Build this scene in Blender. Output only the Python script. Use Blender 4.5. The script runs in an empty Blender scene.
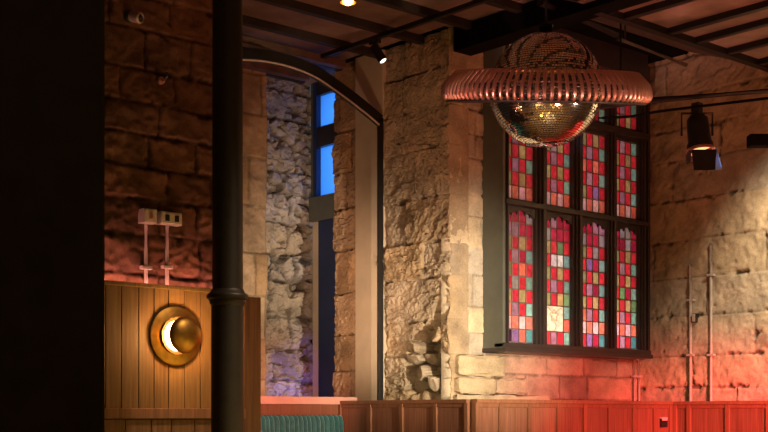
import bpy, bmesh, math, random
import numpy as np
from mathutils import Vector, Matrix

random.seed(7)
sc = bpy.context.scene
col = sc.collection
PI = math.pi

# ------------------------------------------------------------------ camera frame
F = 1240.0                      # focal length in pixels of the 768 px wide frame
HOR = 415.0                     # pixel row of the horizon
ZC = 1.25                       # eye height
C1, S1 = 0.7524, 0.6589         # room axes against the view direction

def room(X, Y):                 # camera-side metres -> room coordinates
    return (C1 * X + S1 * Y, -S1 * X + C1 * Y)

def pt(px, py, Y):
    X = (px - 384) * Y / F
    u, v = room(X, Y)
    return Vector((u, v, ZC + (HOR - py) * Y / F))

def depth_v(px, v):
    a = (px - 384) / F
    return v / (-S1 * a + C1)

def depth_u(px, u):
    a = (px - 384) / F
    return u / (C1 * a + S1)

def on_v(px, py, v):
    return pt(px, py, depth_v(px, v))

def on_u(px, py, u):
    return pt(px, py, depth_u(px, u))

cam_d = bpy.data.cameras.new('camera')
cam = bpy.data.objects.new('camera', cam_d)
col.objects.link(cam)
cam.location = (0, 0, ZC)
cam.rotation_euler = (PI / 2, 0, -math.atan2(S1, C1))
cam_d.sensor_fit = 'HORIZONTAL'
cam_d.sensor_width = 36
cam_d.lens = 36 * F / 768
cam_d.shift_y = (HOR - 216) / 768
cam_d.clip_start = 0.05
sc.camera = cam

# ------------------------------------------------------------------ key planes
V_WALL = 6.958      # window wall
U_RIGHT = 9.236     # right wall
U_PIER = 6.78       # pier side
V_LEFT = 6.40       # stone wall on the left
V_ALC = 9.0         # back of the alcove
CEIL = ZC + 3.03
CEIL_LOW = ZC + 2.885
CEIL_TR = ZC + 3.21

# ------------------------------------------------------------------ materials
def new_mat(name):
    m = bpy.data.materials.new(name)
    m.use_nodes = True
    nt = m.node_tree
    b = nt.nodes['Principled BSDF']
    return m, nt, b

def plain(name, c, rough=0.5, metal=0.0, var=0.12, scale=14, bump=0.0, spec=0.5, emit=None, es=0):
    m, nt, b = new_mat(name)
    b.inputs['Roughness'].default_value = rough
    b.inputs['Metallic'].default_value = metal
    b.inputs['Specular IOR Level'].default_value = spec
    tc = nt.nodes.new('ShaderNodeTexCoord')
    n = nt.nodes.new('ShaderNodeTexNoise')
    n.inputs['Scale'].default_value = scale
    n.inputs['Detail'].default_value = 6
    nt.links.new(tc.outputs['Object'], n.inputs['Vector'])
    r = nt.nodes.new('ShaderNodeValToRGB')
    r.color_ramp.elements[0].position = 0.3
    r.color_ramp.elements[1].position = 0.7
    r.color_ramp.elements[0].color = (*[x * (1 - var) for x in c], 1)
    r.color_ramp.elements[1].color = (*[min(1, x * (1 + var)) for x in c], 1)
    nt.links.new(n.outputs['Fac'], r.inputs['Fac'])
    nt.links.new(r.outputs['Color'], b.inputs['Base Color'])
    if bump:
        bp = nt.nodes.new('ShaderNodeBump')
        bp.inputs['Strength'].default_value = bump
        bp.inputs['Distance'].default_value = 0.01
        nt.links.new(n.outputs['Fac'], bp.inputs['Height'])
        nt.links.new(bp.outputs['Normal'], b.inputs['Normal'])
    if emit:
        b.inputs['Emission Color'].default_value = (*emit, 1)
        b.inputs['Emission Strength'].default_value = es
    return m

def stone_mat(name, bump=0.5, dark=1.0, tint=(1, 1, 1)):
    m, nt, b = new_mat(name)
    b.inputs['Roughness'].default_value = 0.92
    b.inputs['Specular IOR Level'].default_value = 0.15
    at = nt.nodes.new('ShaderNodeAttribute')
    at.attribute_name = 'Col'
    tc = nt.nodes.new('ShaderNodeTexCoord')
    n = nt.nodes.new('ShaderNodeTexNoise')
    n.inputs['Scale'].default_value = 60
    n.inputs['Detail'].default_value = 9
    n.inputs['Roughness'].default_value = 0.8
    nt.links.new(tc.outputs['Object'], n.inputs['Vector'])
    n2 = nt.nodes.new('ShaderNodeTexNoise')
    n2.inputs['Scale'].default_value = 6
    n2.inputs['Detail'].default_value = 5
    nt.links.new(tc.outputs['Object'], n2.inputs['Vector'])
    ad = nt.nodes.new('ShaderNodeMath'); ad.operation = 'ADD'
    nt.links.new(n.outputs['Fac'], ad.inputs[0]); nt.links.new(n2.outputs['Fac'], ad.inputs[1])
    mr = nt.nodes.new('ShaderNodeMapRange')
    mr.inputs['From Min'].default_value = 0.65; mr.inputs['From Max'].default_value = 1.35
    mr.inputs['To Min'].default_value = 0.5 * dark; mr.inputs['To Max'].default_value = 1.32 * dark
    nt.links.new(ad.outputs[0], mr.inputs['Value'])
    mx = nt.nodes.new('ShaderNodeVectorMath'); mx.operation = 'MULTIPLY'
    nt.links.new(at.outputs['Color'], mx.inputs[0])
    cb = nt.nodes.new('ShaderNodeCombineXYZ')
    for k in range(3):
        mm = nt.nodes.new('ShaderNodeMath'); mm.operation = 'MULTIPLY'
        mm.inputs[1].default_value = tint[k]
        nt.links.new(mr.outputs[0], mm.inputs[0]); nt.links.new(mm.outputs[0], cb.inputs[k])
    nt.links.new(cb.outputs[0], mx.inputs[1])
    nt.links.new(mx.outputs[0], b.inputs['Base Color'])
    bp = nt.nodes.new('ShaderNodeBump')
    bp.inputs['Strength'].default_value = bump
    bp.inputs['Distance'].default_value = 0.012
    nt.links.new(ad.outputs[0], bp.inputs['Height'])
    nt.links.new(bp.outputs['Normal'], b.inputs['Normal'])
    return m

def wood_mat(name, c1, c2, rough=0.45, sc_=(60, 60, 2.2)):
    m, nt, b = new_mat(name)
    b.inputs['Roughness'].default_value = rough
    tc = nt.nodes.new('ShaderNodeTexCoord')
    oi = nt.nodes.new('ShaderNodeObjectInfo')
    geo = nt.nodes.new('ShaderNodeAttribute'); geo.attribute_name = 'Plank'
    mp = nt.nodes.new('ShaderNodeMapping')
    mp.inputs['Scale'].default_value = sc_
    ofs = nt.nodes.new('ShaderNodeVectorMath'); ofs.operation = 'ADD'
    mulr = nt.nodes.new('ShaderNodeMath'); mulr.operation = 'MULTIPLY'; mulr.inputs[1].default_value = 37.0
    nt.links.new(geo.outputs['Fac'], mulr.inputs[0])
    cmb = nt.nodes.new('ShaderNodeCombineXYZ')
    nt.links.new(mulr.outputs[0], cmb.inputs[2]); nt.links.new(mulr.outputs[0], cmb.inputs[0])
    nt.links.new(tc.outputs['Object'], ofs.inputs[0]); nt.links.new(cmb.outputs[0], ofs.inputs[1])
    nt.links.new(ofs.outputs[0], mp.inputs['Vector'])
    n = nt.nodes.new('ShaderNodeTexNoise')
    n.inputs['Scale'].default_value = 1.0; n.inputs['Detail'].default_value = 5
    n.inputs['Distortion'].default_value = 0.8
    nt.links.new(mp.outputs['Vector'], n.inputs['Vector'])
    r = nt.nodes.new('ShaderNodeValToRGB')
    r.color_ramp.elements[0].position = 0.3; r.color_ramp.elements[1].position = 0.72
    r.color_ramp.elements[0].color = (*c1, 1); r.color_ramp.elements[1].color = (*c2, 1)
    nt.links.new(n.outputs['Fac'], r.inputs['Fac'])
    hv = nt.nodes.new('ShaderNodeHueSaturation')
    mr = nt.nodes.new('ShaderNodeMapRange')
    mr.inputs['To Min'].default_value = 0.78; mr.inputs['To Max'].default_value = 1.2
    nt.links.new(geo.outputs['Fac'], mr.inputs['Value'])
    nt.links.new(mr.outputs[0], hv.inputs['Value'])
    nt.links.new(r.outputs['Color'], hv.inputs['Color'])
    nt.links.new(hv.outputs['Color'], b.inputs['Base Color'])
    bp = nt.nodes.new('ShaderNodeBump'); bp.inputs['Strength'].default_value = 0.15
    bp.inputs['Distance'].default_value = 0.004
    nt.links.new(n.outputs['Fac'], bp.inputs['Height'])
    nt.links.new(bp.outputs['Normal'], b.inputs['Normal'])
    return m

M = {}
M['stone_smooth'] = stone_mat('dressed_sandstone', 0.5)
M['stone_rough'] = stone_mat('rough_sandstone', 1.0)
M['stone_dark'] = stone_mat('dark_sandstone', 0.6)  # stone of the dark left wall; tone set by its base colour
M['black'] = plain('black_painted_steel', (0.012, 0.011, 0.011), 0.45, 0, 0.2)
M['black_matt'] = plain('matt_black', (0.005, 0.0045, 0.0045), 0.9, 0, 0.2, 14, 0, 0.1)
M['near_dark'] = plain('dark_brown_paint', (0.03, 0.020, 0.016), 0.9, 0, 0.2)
M['iron'] = plain('dark_grey_iron', (0.019, 0.015, 0.012), 0.5, 0.0, 0.2, 20, 0.1)
M['ceil'] = plain('brown_ceiling_board', (0.26, 0.18, 0.155), 0.8, 0, 0.25, 5)
M['joist'] = plain('dark_stained_joist', (0.022, 0.016, 0.013), 0.6, 0, 0.3, 9)
M['joist_pale'] = plain('brown_timber_batten', (0.16, 0.10, 0.075), 0.6, 0, 0.3, 9)
M['bulk'] = plain('painted_bulkhead', (0.13, 0.09, 0.085), 0.75, 0, 0.12, 4)
M['plaster'] = plain('cream_plaster', (0.60, 0.50, 0.38), 0.8, 0, 0.08, 6, 0.15)
M['frame'] = plain('grey_green_window_paint', (0.105, 0.112, 0.092), 0.5, 0, 0.1, 10)
M['frame_dark'] = plain('dark_brown_window_paint', (0.034, 0.026, 0.024), 0.4, 0, 0.15, 10)
M['lead'] = plain('lead_came', (0.24, 0.19, 0.18), 0.45, 0.3, 0.2)
M['wood'] = wood_mat('oak_boards', (0.15, 0.072, 0.026), (0.27, 0.145, 0.056))
M['wood_red'] = wood_mat('mahogany_panel', (0.15, 0.06, 0.034), (0.29, 0.13, 0.075), 0.4)
M['wood_trim'] = wood_mat('mahogany_trim', (0.17, 0.07, 0.036), (0.27, 0.12, 0.062), 0.4)
M['wood_dark'] = wood_mat('dark_oak', (0.09, 0.038, 0.018), (0.17, 0.075, 0.034))
M['ledge'] = plain('pale_ledge', (0.62, 0.36, 0.28), 0.5, 0, 0.06)
M['velvet'] = plain('teal_velvet', (0.012, 0.115, 0.115), 0.75, 0, 0.35, 22, 0.1)
M['velvet'].node_tree.nodes['Principled BSDF'].inputs['Sheen Weight'].default_value = 0.8
M['velvet'].node_tree.nodes['Principled BSDF'].inputs['Sheen Tint'].default_value = (0.35, 0.75, 0.7, 1)
M['brass'] = plain('brushed_brass', (0.62, 0.36, 0.11), 0.32, 1.0, 0.15, 30)
M['brass_plate'] = plain('aged_brass', (0.60, 0.33, 0.08), 0.38, 1.0, 0.25, 18)
M['bronze'] = plain('dark_bronze', (0.13, 0.06, 0.02), 0.55, 0.6, 0.15, 18)
M['copper'] = plain('rose_brass', (0.80, 0.45, 0.40), 0.42, 1.0, 0.15, 30)
M['opal'] = plain('lit_opal_glass', (0.9, 0.85, 0.7), 0.4, 0, 0.02, 5, 0, 0.5, (1.0, 0.80, 0.45), 22)
M['chrome'] = plain('bright_steel', (0.55, 0.53, 0.5), 0.3, 1.0, 0.1)
M['galv'] = plain('galvanised_conduit', (0.50, 0.43, 0.38), 0.45, 0.1, 0.15, 30)
M['white_plastic'] = plain('off_white_plastic', (0.55, 0.48, 0.42), 0.4, 0, 0.05)
M['switch_metal'] = plain('steel_switch_plate', (0.50, 0.44, 0.40), 0.4, 0.4, 0.1)
M['bulb'] = plain('glowing_bulb', (0.9, 0.7, 0.3), 0.3, 0, 0.02, 5, 0, 0.5, (1.0, 0.58, 0.16), 9)
M['blue_glass'] = None
M['blue_flap'] = plain('blue_lit_door', (0.16, 0.30, 0.62), 0.45, 0, 0.08)  # blue colour stands for the blue light on one barn door
M['navy'] = plain('navy_paint', (0.015, 0.03, 0.11), 0.45, 0, 0.1)
M['floor'] = wood_mat('oak_floor', (0.22, 0.13, 0.06), (0.36, 0.23, 0.12), 0.35, (3, 60, 60))
M['lens_red'] = plain('lit_orange_lens', (0.8, 0.3, 0.15), 0.3, 0, 0.05, 5, 0, 0.5, (1.0, 0.28, 0.10), 3)

# mirror tiles
m, nt, b = new_mat('mirror_tiles')
b.inputs['Metallic'].default_value = 1.0
b.inputs['Roughness'].default_value = 0.08
b.inputs['Base Color'].default_value = (0.92, 0.88, 0.82, 1)
M['mirror'] = m

# stained glass: light comes from behind it
m, nt, b = new_mat('stained_glass')
at = nt.nodes.new('ShaderNodeAttribute'); at.attribute_name = 'Col'
tc = nt.nodes.new('ShaderNodeTexCoord')
n = nt.nodes.new('ShaderNodeTexNoise'); n.inputs['Scale'].default_value = 30; n.inputs['Detail'].default_value = 5
nt.links.new(tc.outputs['Object'], n.inputs['Vector'])
mr = nt.nodes.new('ShaderNodeMapRange')
mr.inputs['From Min'].default_value = 0.3; mr.inputs['From Max'].default_value = 0.7
mr.inputs['To Min'].default_value = 0.65; mr.inputs['To Max'].default_value = 1.15
nt.links.new(n.outputs['Fac'], mr.inputs['Value'])
mx = nt.nodes.new('ShaderNodeVectorMath'); mx.operation = 'SCALE'
nt.links.new(at.outputs['Color'], mx.inputs[0]); nt.links.new(mr.outputs[0], mx.inputs['Scale'])
tr = nt.nodes.new('ShaderNodeBsdfTranslucent')
nt.links.new(mx.outputs[0], tr.inputs['Color'])
nt.links.new(mx.outputs[0], b.inputs['Base Color'])
b.inputs['Roughness'].default_value = 0.15
ms = nt.nodes.new('ShaderNodeMixShader'); ms.inputs[0].default_value = 0.72
out = nt.nodes['Material Output']
nt.links.new(b.outputs[0], ms.inputs[1]); nt.links.new(tr.outputs[0], ms.inputs[2])
nt.links.new(ms.outputs[0], out.inputs['Surface'])
M['glass'] = m

# clear alcove panes with blue evening light behind: translucent blue glass
m, nt, b = new_mat('blue_lit_glass')
b.inputs['Base Color'].default_value = (0.05, 0.2, 0.6, 1)
b.inputs['Roughness'].default_value = 0.15
tr = nt.nodes.new('ShaderNodeBsdfTranslucent'); tr.inputs['Color'].default_value = (0.35, 0.62, 0.95, 1)
ms = nt.nodes.new('ShaderNodeMixShader'); ms.inputs[0].default_value = 0.85
out = nt.nodes['Material Output']
nt.links.new(b.outputs[0], ms.inputs[1]); nt.links.new(tr.outputs[0], ms.inputs[2])
nt.links.new(ms.outputs[0], out.inputs['Surface'])
M['blue_glass'] = m

# ------------------------------------------------------------------ mesh helpers
def obj(name, bm, mat, parent=None, smooth=False, loc=None):
    me = bpy.data.meshes.new(name)
    bm.normal_update()
    bm.to_mesh(me); bm.free()
    me.materials.append(mat)
    if smooth:
        for p in me.polygons: p.use_smooth = True
        try:
            me.set_sharp_from_angle(angle=math.radians(40))
        except Exception:
            pass
    o = bpy.data.objects.new(name, me)
    col.objects.link(o)
    if parent is not None:
        o.parent = parent
    if loc is not None: o.location = loc
    return o

def empty(name, loc=(0, 0, 0), rot=(0, 0, 0)):
    o = bpy.data.objects.new(name, None)
    o.empty_display_size = 0.05
    col.objects.link(o)
    o.location = loc; o.rotation_euler = rot
    return o

def tag(o, label, cat, group=None):
    o['label'] = label; o['category'] = cat
    if group: o['group'] = group
    return o

def struct(o):
    o['kind'] = 'structure'
    return o

def add_box(bm, a, b, bev=0.0):
    lo = Vector([min(a[i], b[i]) for i in range(3)]); hi = Vector([max(a[i], b[i]) for i in range(3)])
    r = bmesh.ops.create_cube(bm, size=1)
    vs = r['verts']
    for v in vs:
        v.co = Vector([(lo[i] + hi[i]) / 2 + v.co[i] * (hi[i] - lo[i]) for i in range(3)])
    if bev:
        es = list({e for v in vs for e in v.link_edges})
        bmesh.ops.bevel(bm, geom=es, offset=bev, segments=2, affect='EDGES', profile=0.7)
    return vs

def frame_axes(d):
    d = Vector(d).normalized()
    up = Vector((0, 0, 1)) if abs(d.z) < 0.95 else Vector((1, 0, 0))
    x = d.cross(up).normalized()
    y = x.cross(d).normalized()
    return x, y, d

def add_tube(bm, pts, r, seg=12, caps=True):
    pts = [Vector(p) for p in pts]
    rs = r if isinstance(r, (list, tuple)) else [r] * len(pts)
    rings = []
    x = None
    for i, p in enumerate(pts):
        d = (pts[min(i + 1, len(pts) - 1)] - pts[max(i - 1, 0)]).normalized()
        if x is None:
            x, y, _ = frame_axes(d)
        else:
            x = (x - d * x.dot(d)).normalized(); y = d.cross(x).normalized()
        rings.append([bm.verts.new(p + (x * math.cos(2 * PI * k / seg) + y * math.sin(2 * PI * k / seg)) * rs[i]) for k in range(seg)])
    for a, b_ in zip(rings, rings[1:]):
        for k in range(seg):
            bm.faces.new((a[k], a[(k + 1) % seg], b_[(k + 1) % seg], b_[k]))
    if caps:
        bm.faces.new(list(reversed(rings[0]))); bm.faces.new(rings[-1])

def add_lathe(bm, prof, seg=48, mat=None):
    # prof: list of (r, z); axis = local z
    rings = []
    for r, z in prof:
        if r < 1e-6:
            rings.append([bm.verts.new((0, 0, z))])
        else:
            rings.append([bm.verts.new((r * math.cos(2 * PI * k / seg), r * math.sin(2 * PI * k / seg), z)) for k in range(seg)])
    for a, b_ in zip(rings, rings[1:]):
        for k in range(seg):
            k2 = (k + 1) % seg
            if len(a) == 1 and len(b_) == 1: continue
            if len(a) == 1: bm.faces.new((a[0], b_[k2], b_[k]))
            elif len(b_) == 1: bm.faces.new((a[k], a[k2], b_[0]))
            else: bm.faces.new((a[k], a[k2], b_[k2], b_[k]))
    bmesh.ops.recalc_face_normals(bm, faces=bm.faces[:])
    if mat is not None:
        bmesh.ops.transform(bm, matrix=mat, verts=bm.verts[:])

def add_prism(bm, poly, ext):
    # poly: 3D points of one face, ext: vector
    ext = Vector(ext)
    a = [bm.verts.new(Vector(p)) for p in poly]
    b_ = [bm.verts.new(Vector(p) + ext) for p in poly]
    n_ = len(a)
    fs = [bm.faces.new(a), bm.faces.new(list(reversed(b_)))]
    for i in range(n_):
        j = (i + 1) % n_
        fs.append(bm.faces.new((a[j], a[i], b_[i], b_[j])))
    bmesh.ops.recalc_face_normals(bm, faces=fs)

def box_obj(name, a, b, mat, parent=None, bev=0.0, plank=None):
    bm = bmesh.new(); add_box(bm, a, b, bev)
    o = obj(name, bm, mat, parent)
    if plank is not None: set_plank(o, plank)
    return o

def set_plank(o, val):
    me = o.data
    at_ = me.attributes.new('Plank', 'FLOAT', 'FACE')
    if isinstance(val, (int, float)):
        val = [val] * len(me.polygons)
    at_.data.foreach_set('value', np.array(val, dtype=np.float32))

def align_z(d, loc):
    return Matrix.Translation(loc) @ Vector(d).to_track_quat('Z', 'Y').to_matrix().to_4x4()

# ------------------------------------------------------------------ numpy noise
def hash2(i, j, seed):
    h = (i.astype(np.int64) * 374761393 + j.astype(np.int64) * 668265263 + seed * 1442695041) & 0xFFFFFFFF
    h = ((h ^ (h >> 13)) * 1274126177) & 0xFFFFFFFF
    h = (h ^ (h >> 16)) & 0xFFFFFFFF
    return h / 4294967295.0

def vnoise(x, y, seed):
    i = np.floor(x); j = np.floor(y); fx = x - i; fy = y - j
    fx = fx * fx * (3 - 2 * fx); fy = fy * fy * (3 - 2 * fy)
    a = hash2(i, j, seed); b = hash2(i + 1, j, seed); c = hash2(i, j + 1, seed); d = hash2(i + 1, j + 1, seed)
    return (a * (1 - fx) + b * fx) * (1 - fy) + (c * (1 - fx) + d * fx) * fy - 0.5

def fbm(x, y, seed, oct=5, gain=0.55):
    t = 0; a = 1.0; f = 1.0
    for k in range(oct):
        t = t + a * vnoise(x * f, y * f, seed + k * 17); a *= gain; f *= 2.03
    return t

def worley(x, y, seed):
    i = np.floor(x); j = np.floor(y)
    f1 = np.full(x.shape, 9.0); f2 = np.full(x.shape, 9.0); cid = np.zeros(x.shape)
    gx = np.zeros(x.shape); gy = np.zeros(x.shape)
    for a in (-1, 0, 1):
        for b in (-1, 0, 1):
            ii = i + a; jj = j + b
            cx = ii + hash2(ii, jj, seed); cy = jj + hash2(ii, jj, seed + 5)
            d = np.hypot(x - cx, y - cy); idv = hash2(ii, jj, seed + 9)
            near = d < f1
            f2 = np.where(near, f1, np.minimum(f2, d))
            cid = np.where(near, idv, cid)
            gx = np.where(near, x - cx, gx); gy = np.where(near, y - cy, gy)
            f1 = np.where(near, d, f1)
    return f1, f2, cid, gx, gy

def sstep(a, b, x):
    t = np.clip((x - a) / (b - a), 0, 1)
    return t * t * (3 - 2 * t)

def stone_wall(name, O, S, N, L, z0, z1, mat, seed, step=0.013, course=(0.24, 0.34), length=(0.35, 0.75),
               joint=0.012, jw=0.014, rough=0.006, lump=0.0, wob=0.012, pick=0.0, c0=(0.46, 0.36, 0.24), cvar=0.16, rubble=None,
               thick=0.12, jdark=0.55, erode=0.0, parent=None, extra=None, pits=0.0):
    rng = np.random.RandomState(seed)
    ns = max(3, int(L / step) + 1); nz = max(3, int((z1 - z0) / step) + 1)
    s, z = np.meshgrid(np.linspace(0, L, ns), np.linspace(z0, z1, nz), indexing='xy')
    sw = s + wob * fbm(s * 5, z * 5, seed + 1, 3); zw = z + wob * fbm(s * 4, z * 4, seed + 2, 3)
    hs = [z0 - rng.uniform(0, course[0])]
    while hs[-1] < z1 + 0.5: hs.append(hs[-1] + rng.uniform(*course))
    hs = np.array(hs)
    ci = np.clip(np.searchsorted(hs, zw) - 1, 0, len(hs) - 2)
    dz = np.minimum(zw - hs[ci], hs[ci + 1] - zw)
    ds = np.full(s.shape, 9.0); off = np.zeros(s.shape); tint = np.zeros(s.shape); hue = np.zeros(s.shape)
    for c in range(len(hs) - 1):
        m_ = ci == c
        if not m_.any(): continue
        js = [-rng.uniform(0.1, length[1])]
        while js[-1] < L + 1.0: js.append(js[-1] + rng.uniform(*length))
        js = np.array(js)
        bi = np.clip(np.searchsorted(js, sw[m_]) - 1, 0, len(js) - 2)
        ds[m_] = np.minimum(sw[m_] - js[bi], js[bi + 1] - sw[m_])
        r1 = rng.uniform(-1, 1, len(js)); r2 = rng.uniform(-1, 1, len(js)); r3 = rng.uniform(-1, 1, len(js))
        off[m_] = r1[bi]; tint[m_] = r2[bi]; hue[m_] = r3[bi]
    dist = np.minimum(ds, dz) + 0.008 * fbm(s * 22, z * 22, seed + 3, 3)
    er = np.clip(fbm(s * 2.3, z * 2.6, seed + 4, 3) + 0.25, 0, 1) if erode else 0
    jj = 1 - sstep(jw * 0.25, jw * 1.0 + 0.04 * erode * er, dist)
    d = -joint * (1 + 2.0 * erode * er) * jj + off * rough * 1.2
    d = d + rough * fbm(s * 9, z * 9, seed + 6, 5, 0.6) * 1.6
    d = d + rough * 0.8 * fbm(s * 34, z * 34, seed + 31, 3, 0.8)
    if lump: d = d + lump * fbm(s * 3.2, z * 3.2, seed + 7, 4)
    if pick:
        f1, f2, cid, gx, gy = worley(s * 19 + 0.8 * fbm(s * 9, z * 9, seed + 32, 2), z * 22, seed + 8)
        amp = np.clip(0.6 + 1.4 * fbm(s * 2.1, z * 2.1, seed + 33, 3), 0.1, 1.5)
        d = d + pick * amp * (cid - 0.5 + (gx + gy) * 0.5)
    shade = 1 + cvar * tint + 0.16 * fbm(s * 2.2, z * 2.2, seed + 10, 4)
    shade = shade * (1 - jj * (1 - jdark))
    if pits:
        pn = fbm(s * 13, z * 17, seed + 20, 3) + 0.5 * np.exp(-(dist / 0.02) ** 2) - 0.15
        pm = sstep(0.42, 0.60, pn)
        d = d - pits * pm
        shade = shade * (1 - 0.55 * pm)
    if rubble is not None:
        msk = rubble(s, z)
        msk = sstep(0.35, 0.65, msk + 0.35 * fbm(s * 7, z * 7, seed + 11, 3))
        wx = s + 0.03 * fbm(s * 9, z * 9, seed + 12, 2); wz = z + 0.03 * fbm(s * 9, z * 9, seed + 13, 2)
        f1, f2, cid, gx, gy = worley(wx * 8.5, wz * 11, seed + 14)
        ang = cid * 43.0
        rd = -0.06 + 0.16 * (cid - 0.4) + 0.06 * (gx * np.cos(ang) + gy * np.sin(ang)) - 0.07 * (1 - sstep(0.02, 0.2, f2 - f1)) + 0.01 * fbm(s * 25, z * 25, seed + 15, 3)
        d = d * (1 - msk) + rd * msk
        shade = shade * (1 - msk) + msk * (0.95 + 0.35 * (cid - 0.5)) * (0.5 + 0.5 * sstep(0.0, 0.15, f2 - f1))  # shade in the rubble crevices is put into the colour
    if extra is not None:
        d, shade = extra(s, z, d, shade)
    d = np.clip(d, -thick * 0.9, 0.06)
    shade = np.clip(shade, 0.15, 1.6)
    O = np.array(O, float); S = np.array(S, float); N = np.array(N, float)
    P = O[None, None, :] + s[..., None] * S + d[..., None] * N
    P[..., 2] += z
    n_ = ns * nz
    V = P.reshape(-1, 3)
    idx = np.arange(n_).reshape(nz, ns)
    q = np.stack([idx[:-1, :-1], idx[:-1, 1:], idx[1:, 1:], idx[1:, :-1]], -1).reshape(-1, 4)
    Sx = np.array([S[0], S[1], 0]); flip = np.dot(np.cross(Sx, [0, 0, 1]), N) < 0
    # rim + back so the wall is a solid
    rim = np.concatenate([idx[0, :], idx[1:, -1], idx[-1, -2::-1], idx[-2:0:-1, 0]])
    RS = s.reshape(-1)[rim]; RZ = z.reshape(-1)[rim]
    B = O[None] + RS[:, None] * S - thick * N
    B[:, 2] += RZ
    nr = len(rim)
    V = np.concatenate([V, B])
    bi = np.arange(nr) + n_
    q2 = np.stack([rim, bi, np.roll(bi, -1), np.roll(rim, -1)], -1)
    faces = np.concatenate([q, q2])
    if flip: faces = faces[:, ::-1]
    c4 = [int(bi[0]), int(bi[ns - 1]), int(bi[ns - 1 + nz - 1]), int(bi[2 * (ns - 1) + nz - 1])]
    fl = faces.tolist() + [c4 if flip else c4[::-1]]
    me = bpy.data.meshes.new(name)
    me.from_pydata(V.tolist(), [], fl)
    cc = np.ones((len(V), 4), np.float32)
    base = np.array(c0)
    hu = hue.reshape(-1)
    cc[:n_, 0] = base[0] * shade.reshape(-1) * (1 + 0.05 * hu)
    cc[:n_, 1] = base[1] * shade.reshape(-1)
    cc[:n_, 2] = base[2] * shade.reshape(-1) * (1 - 0.10 * hu)
    cc[n_:, :3] = base
    ca = me.color_attributes.new('Col', 'FLOAT_COLOR', 'POINT')
    ca.data.foreach_set('color', np.clip(cc, 0, 1).reshape(-1))
    me.materials.append(mat)
    me.polygons.foreach_set('use_smooth', [mat is not M['stone_rough']] * len(me.polygons))
    me.update()
    o = bpy.data.objects.new(name, me)
    col.objects.link(o)
    if parent is not None: o.parent = parent
    struct(o)
    return o

# ------------------------------------------------------------------ the shell
fl = box_obj('floor', (-3, -3, -0.1), (10, 10.5, 0), M['floor']); struct(fl)

U1, V1 = 1, 1
W_U0, W_U1 = 7.15, 9.05                  # window box
WZ0, WZ1 = ZC + 0.50, CEIL_TR - 0.11     # its bottom and head

# pier, dressed front face (left of the window)
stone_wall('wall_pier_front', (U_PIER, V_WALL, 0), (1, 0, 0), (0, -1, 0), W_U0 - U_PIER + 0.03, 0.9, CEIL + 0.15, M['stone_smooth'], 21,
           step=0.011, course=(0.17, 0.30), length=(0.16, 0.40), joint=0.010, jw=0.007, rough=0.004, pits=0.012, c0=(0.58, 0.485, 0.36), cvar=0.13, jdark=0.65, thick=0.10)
# below the window
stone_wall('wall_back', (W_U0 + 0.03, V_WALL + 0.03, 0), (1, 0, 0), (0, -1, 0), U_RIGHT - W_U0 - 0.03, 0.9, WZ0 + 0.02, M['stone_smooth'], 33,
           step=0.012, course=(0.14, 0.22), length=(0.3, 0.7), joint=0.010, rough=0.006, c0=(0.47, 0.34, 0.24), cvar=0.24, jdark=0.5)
# right of the window box, above
stone_wall('wall_back_upper', (W_U1 - 0.03, V_WALL, 0), (1, 0, 0), (0, -1, 0), U_RIGHT - W_U1 + 0.03, WZ0 + 0.02, CEIL_TR + 0.1, M['stone_smooth'], 35,
           step=0.013, c0=(0.42, 0.31, 0.21))

# pier side: rough picked stone with a broken patch low down
VS0 = V_WALL - 0.004
def rub(s, z):
    h = z - ZC
    a = np.exp(-((s - 0.27) / 0.26) ** 2) * sstep(0.85, 0.5, h) * 1.35
    b = np.exp(-((s - 0.13) / 0.12) ** 2 - ((h - 0.78) / 0.16) ** 2) * 0.9
    return np.maximum(a, b) - 0.08
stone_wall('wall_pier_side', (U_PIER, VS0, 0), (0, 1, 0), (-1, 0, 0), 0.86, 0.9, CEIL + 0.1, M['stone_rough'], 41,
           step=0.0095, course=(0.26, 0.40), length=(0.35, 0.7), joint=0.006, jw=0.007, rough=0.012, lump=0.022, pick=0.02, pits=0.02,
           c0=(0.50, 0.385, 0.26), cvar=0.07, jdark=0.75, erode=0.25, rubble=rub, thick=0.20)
# plaster pilaster and stone jamb further along the pier side
v_a = depth_u(383, U_PIER); v_a = on_u(383, 0, U_PIER).y
v_b = on_u(357, 0, U_PIER).y
v_c = on_u(334.5, 0, U_PIER).y
pil = box_obj('trim_1', (U_PIER - 0.02, v_a - 0.02, 0), (U_PIER + 0.2, v_b, CEIL + 0.05), M['plaster'], bev=0.008); struct(pil)
stone_wall('wall_jamb', (U_PIER, v_b, 0), (0, 1, 0), (-1, 0, 0), v_c - v_b, 0.9, CEIL + 0.1, M['stone_rough'], 47,
           step=0.011, course=(0.26, 0.4), length=(0.5, 0.9), joint=0.012, jw=0.009, rough=0.009, lump=0.02, pick=0.012, pits=0.02, c0=(0.50, 0.33, 0.20), cvar=0.2, erode=0.3)
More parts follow.
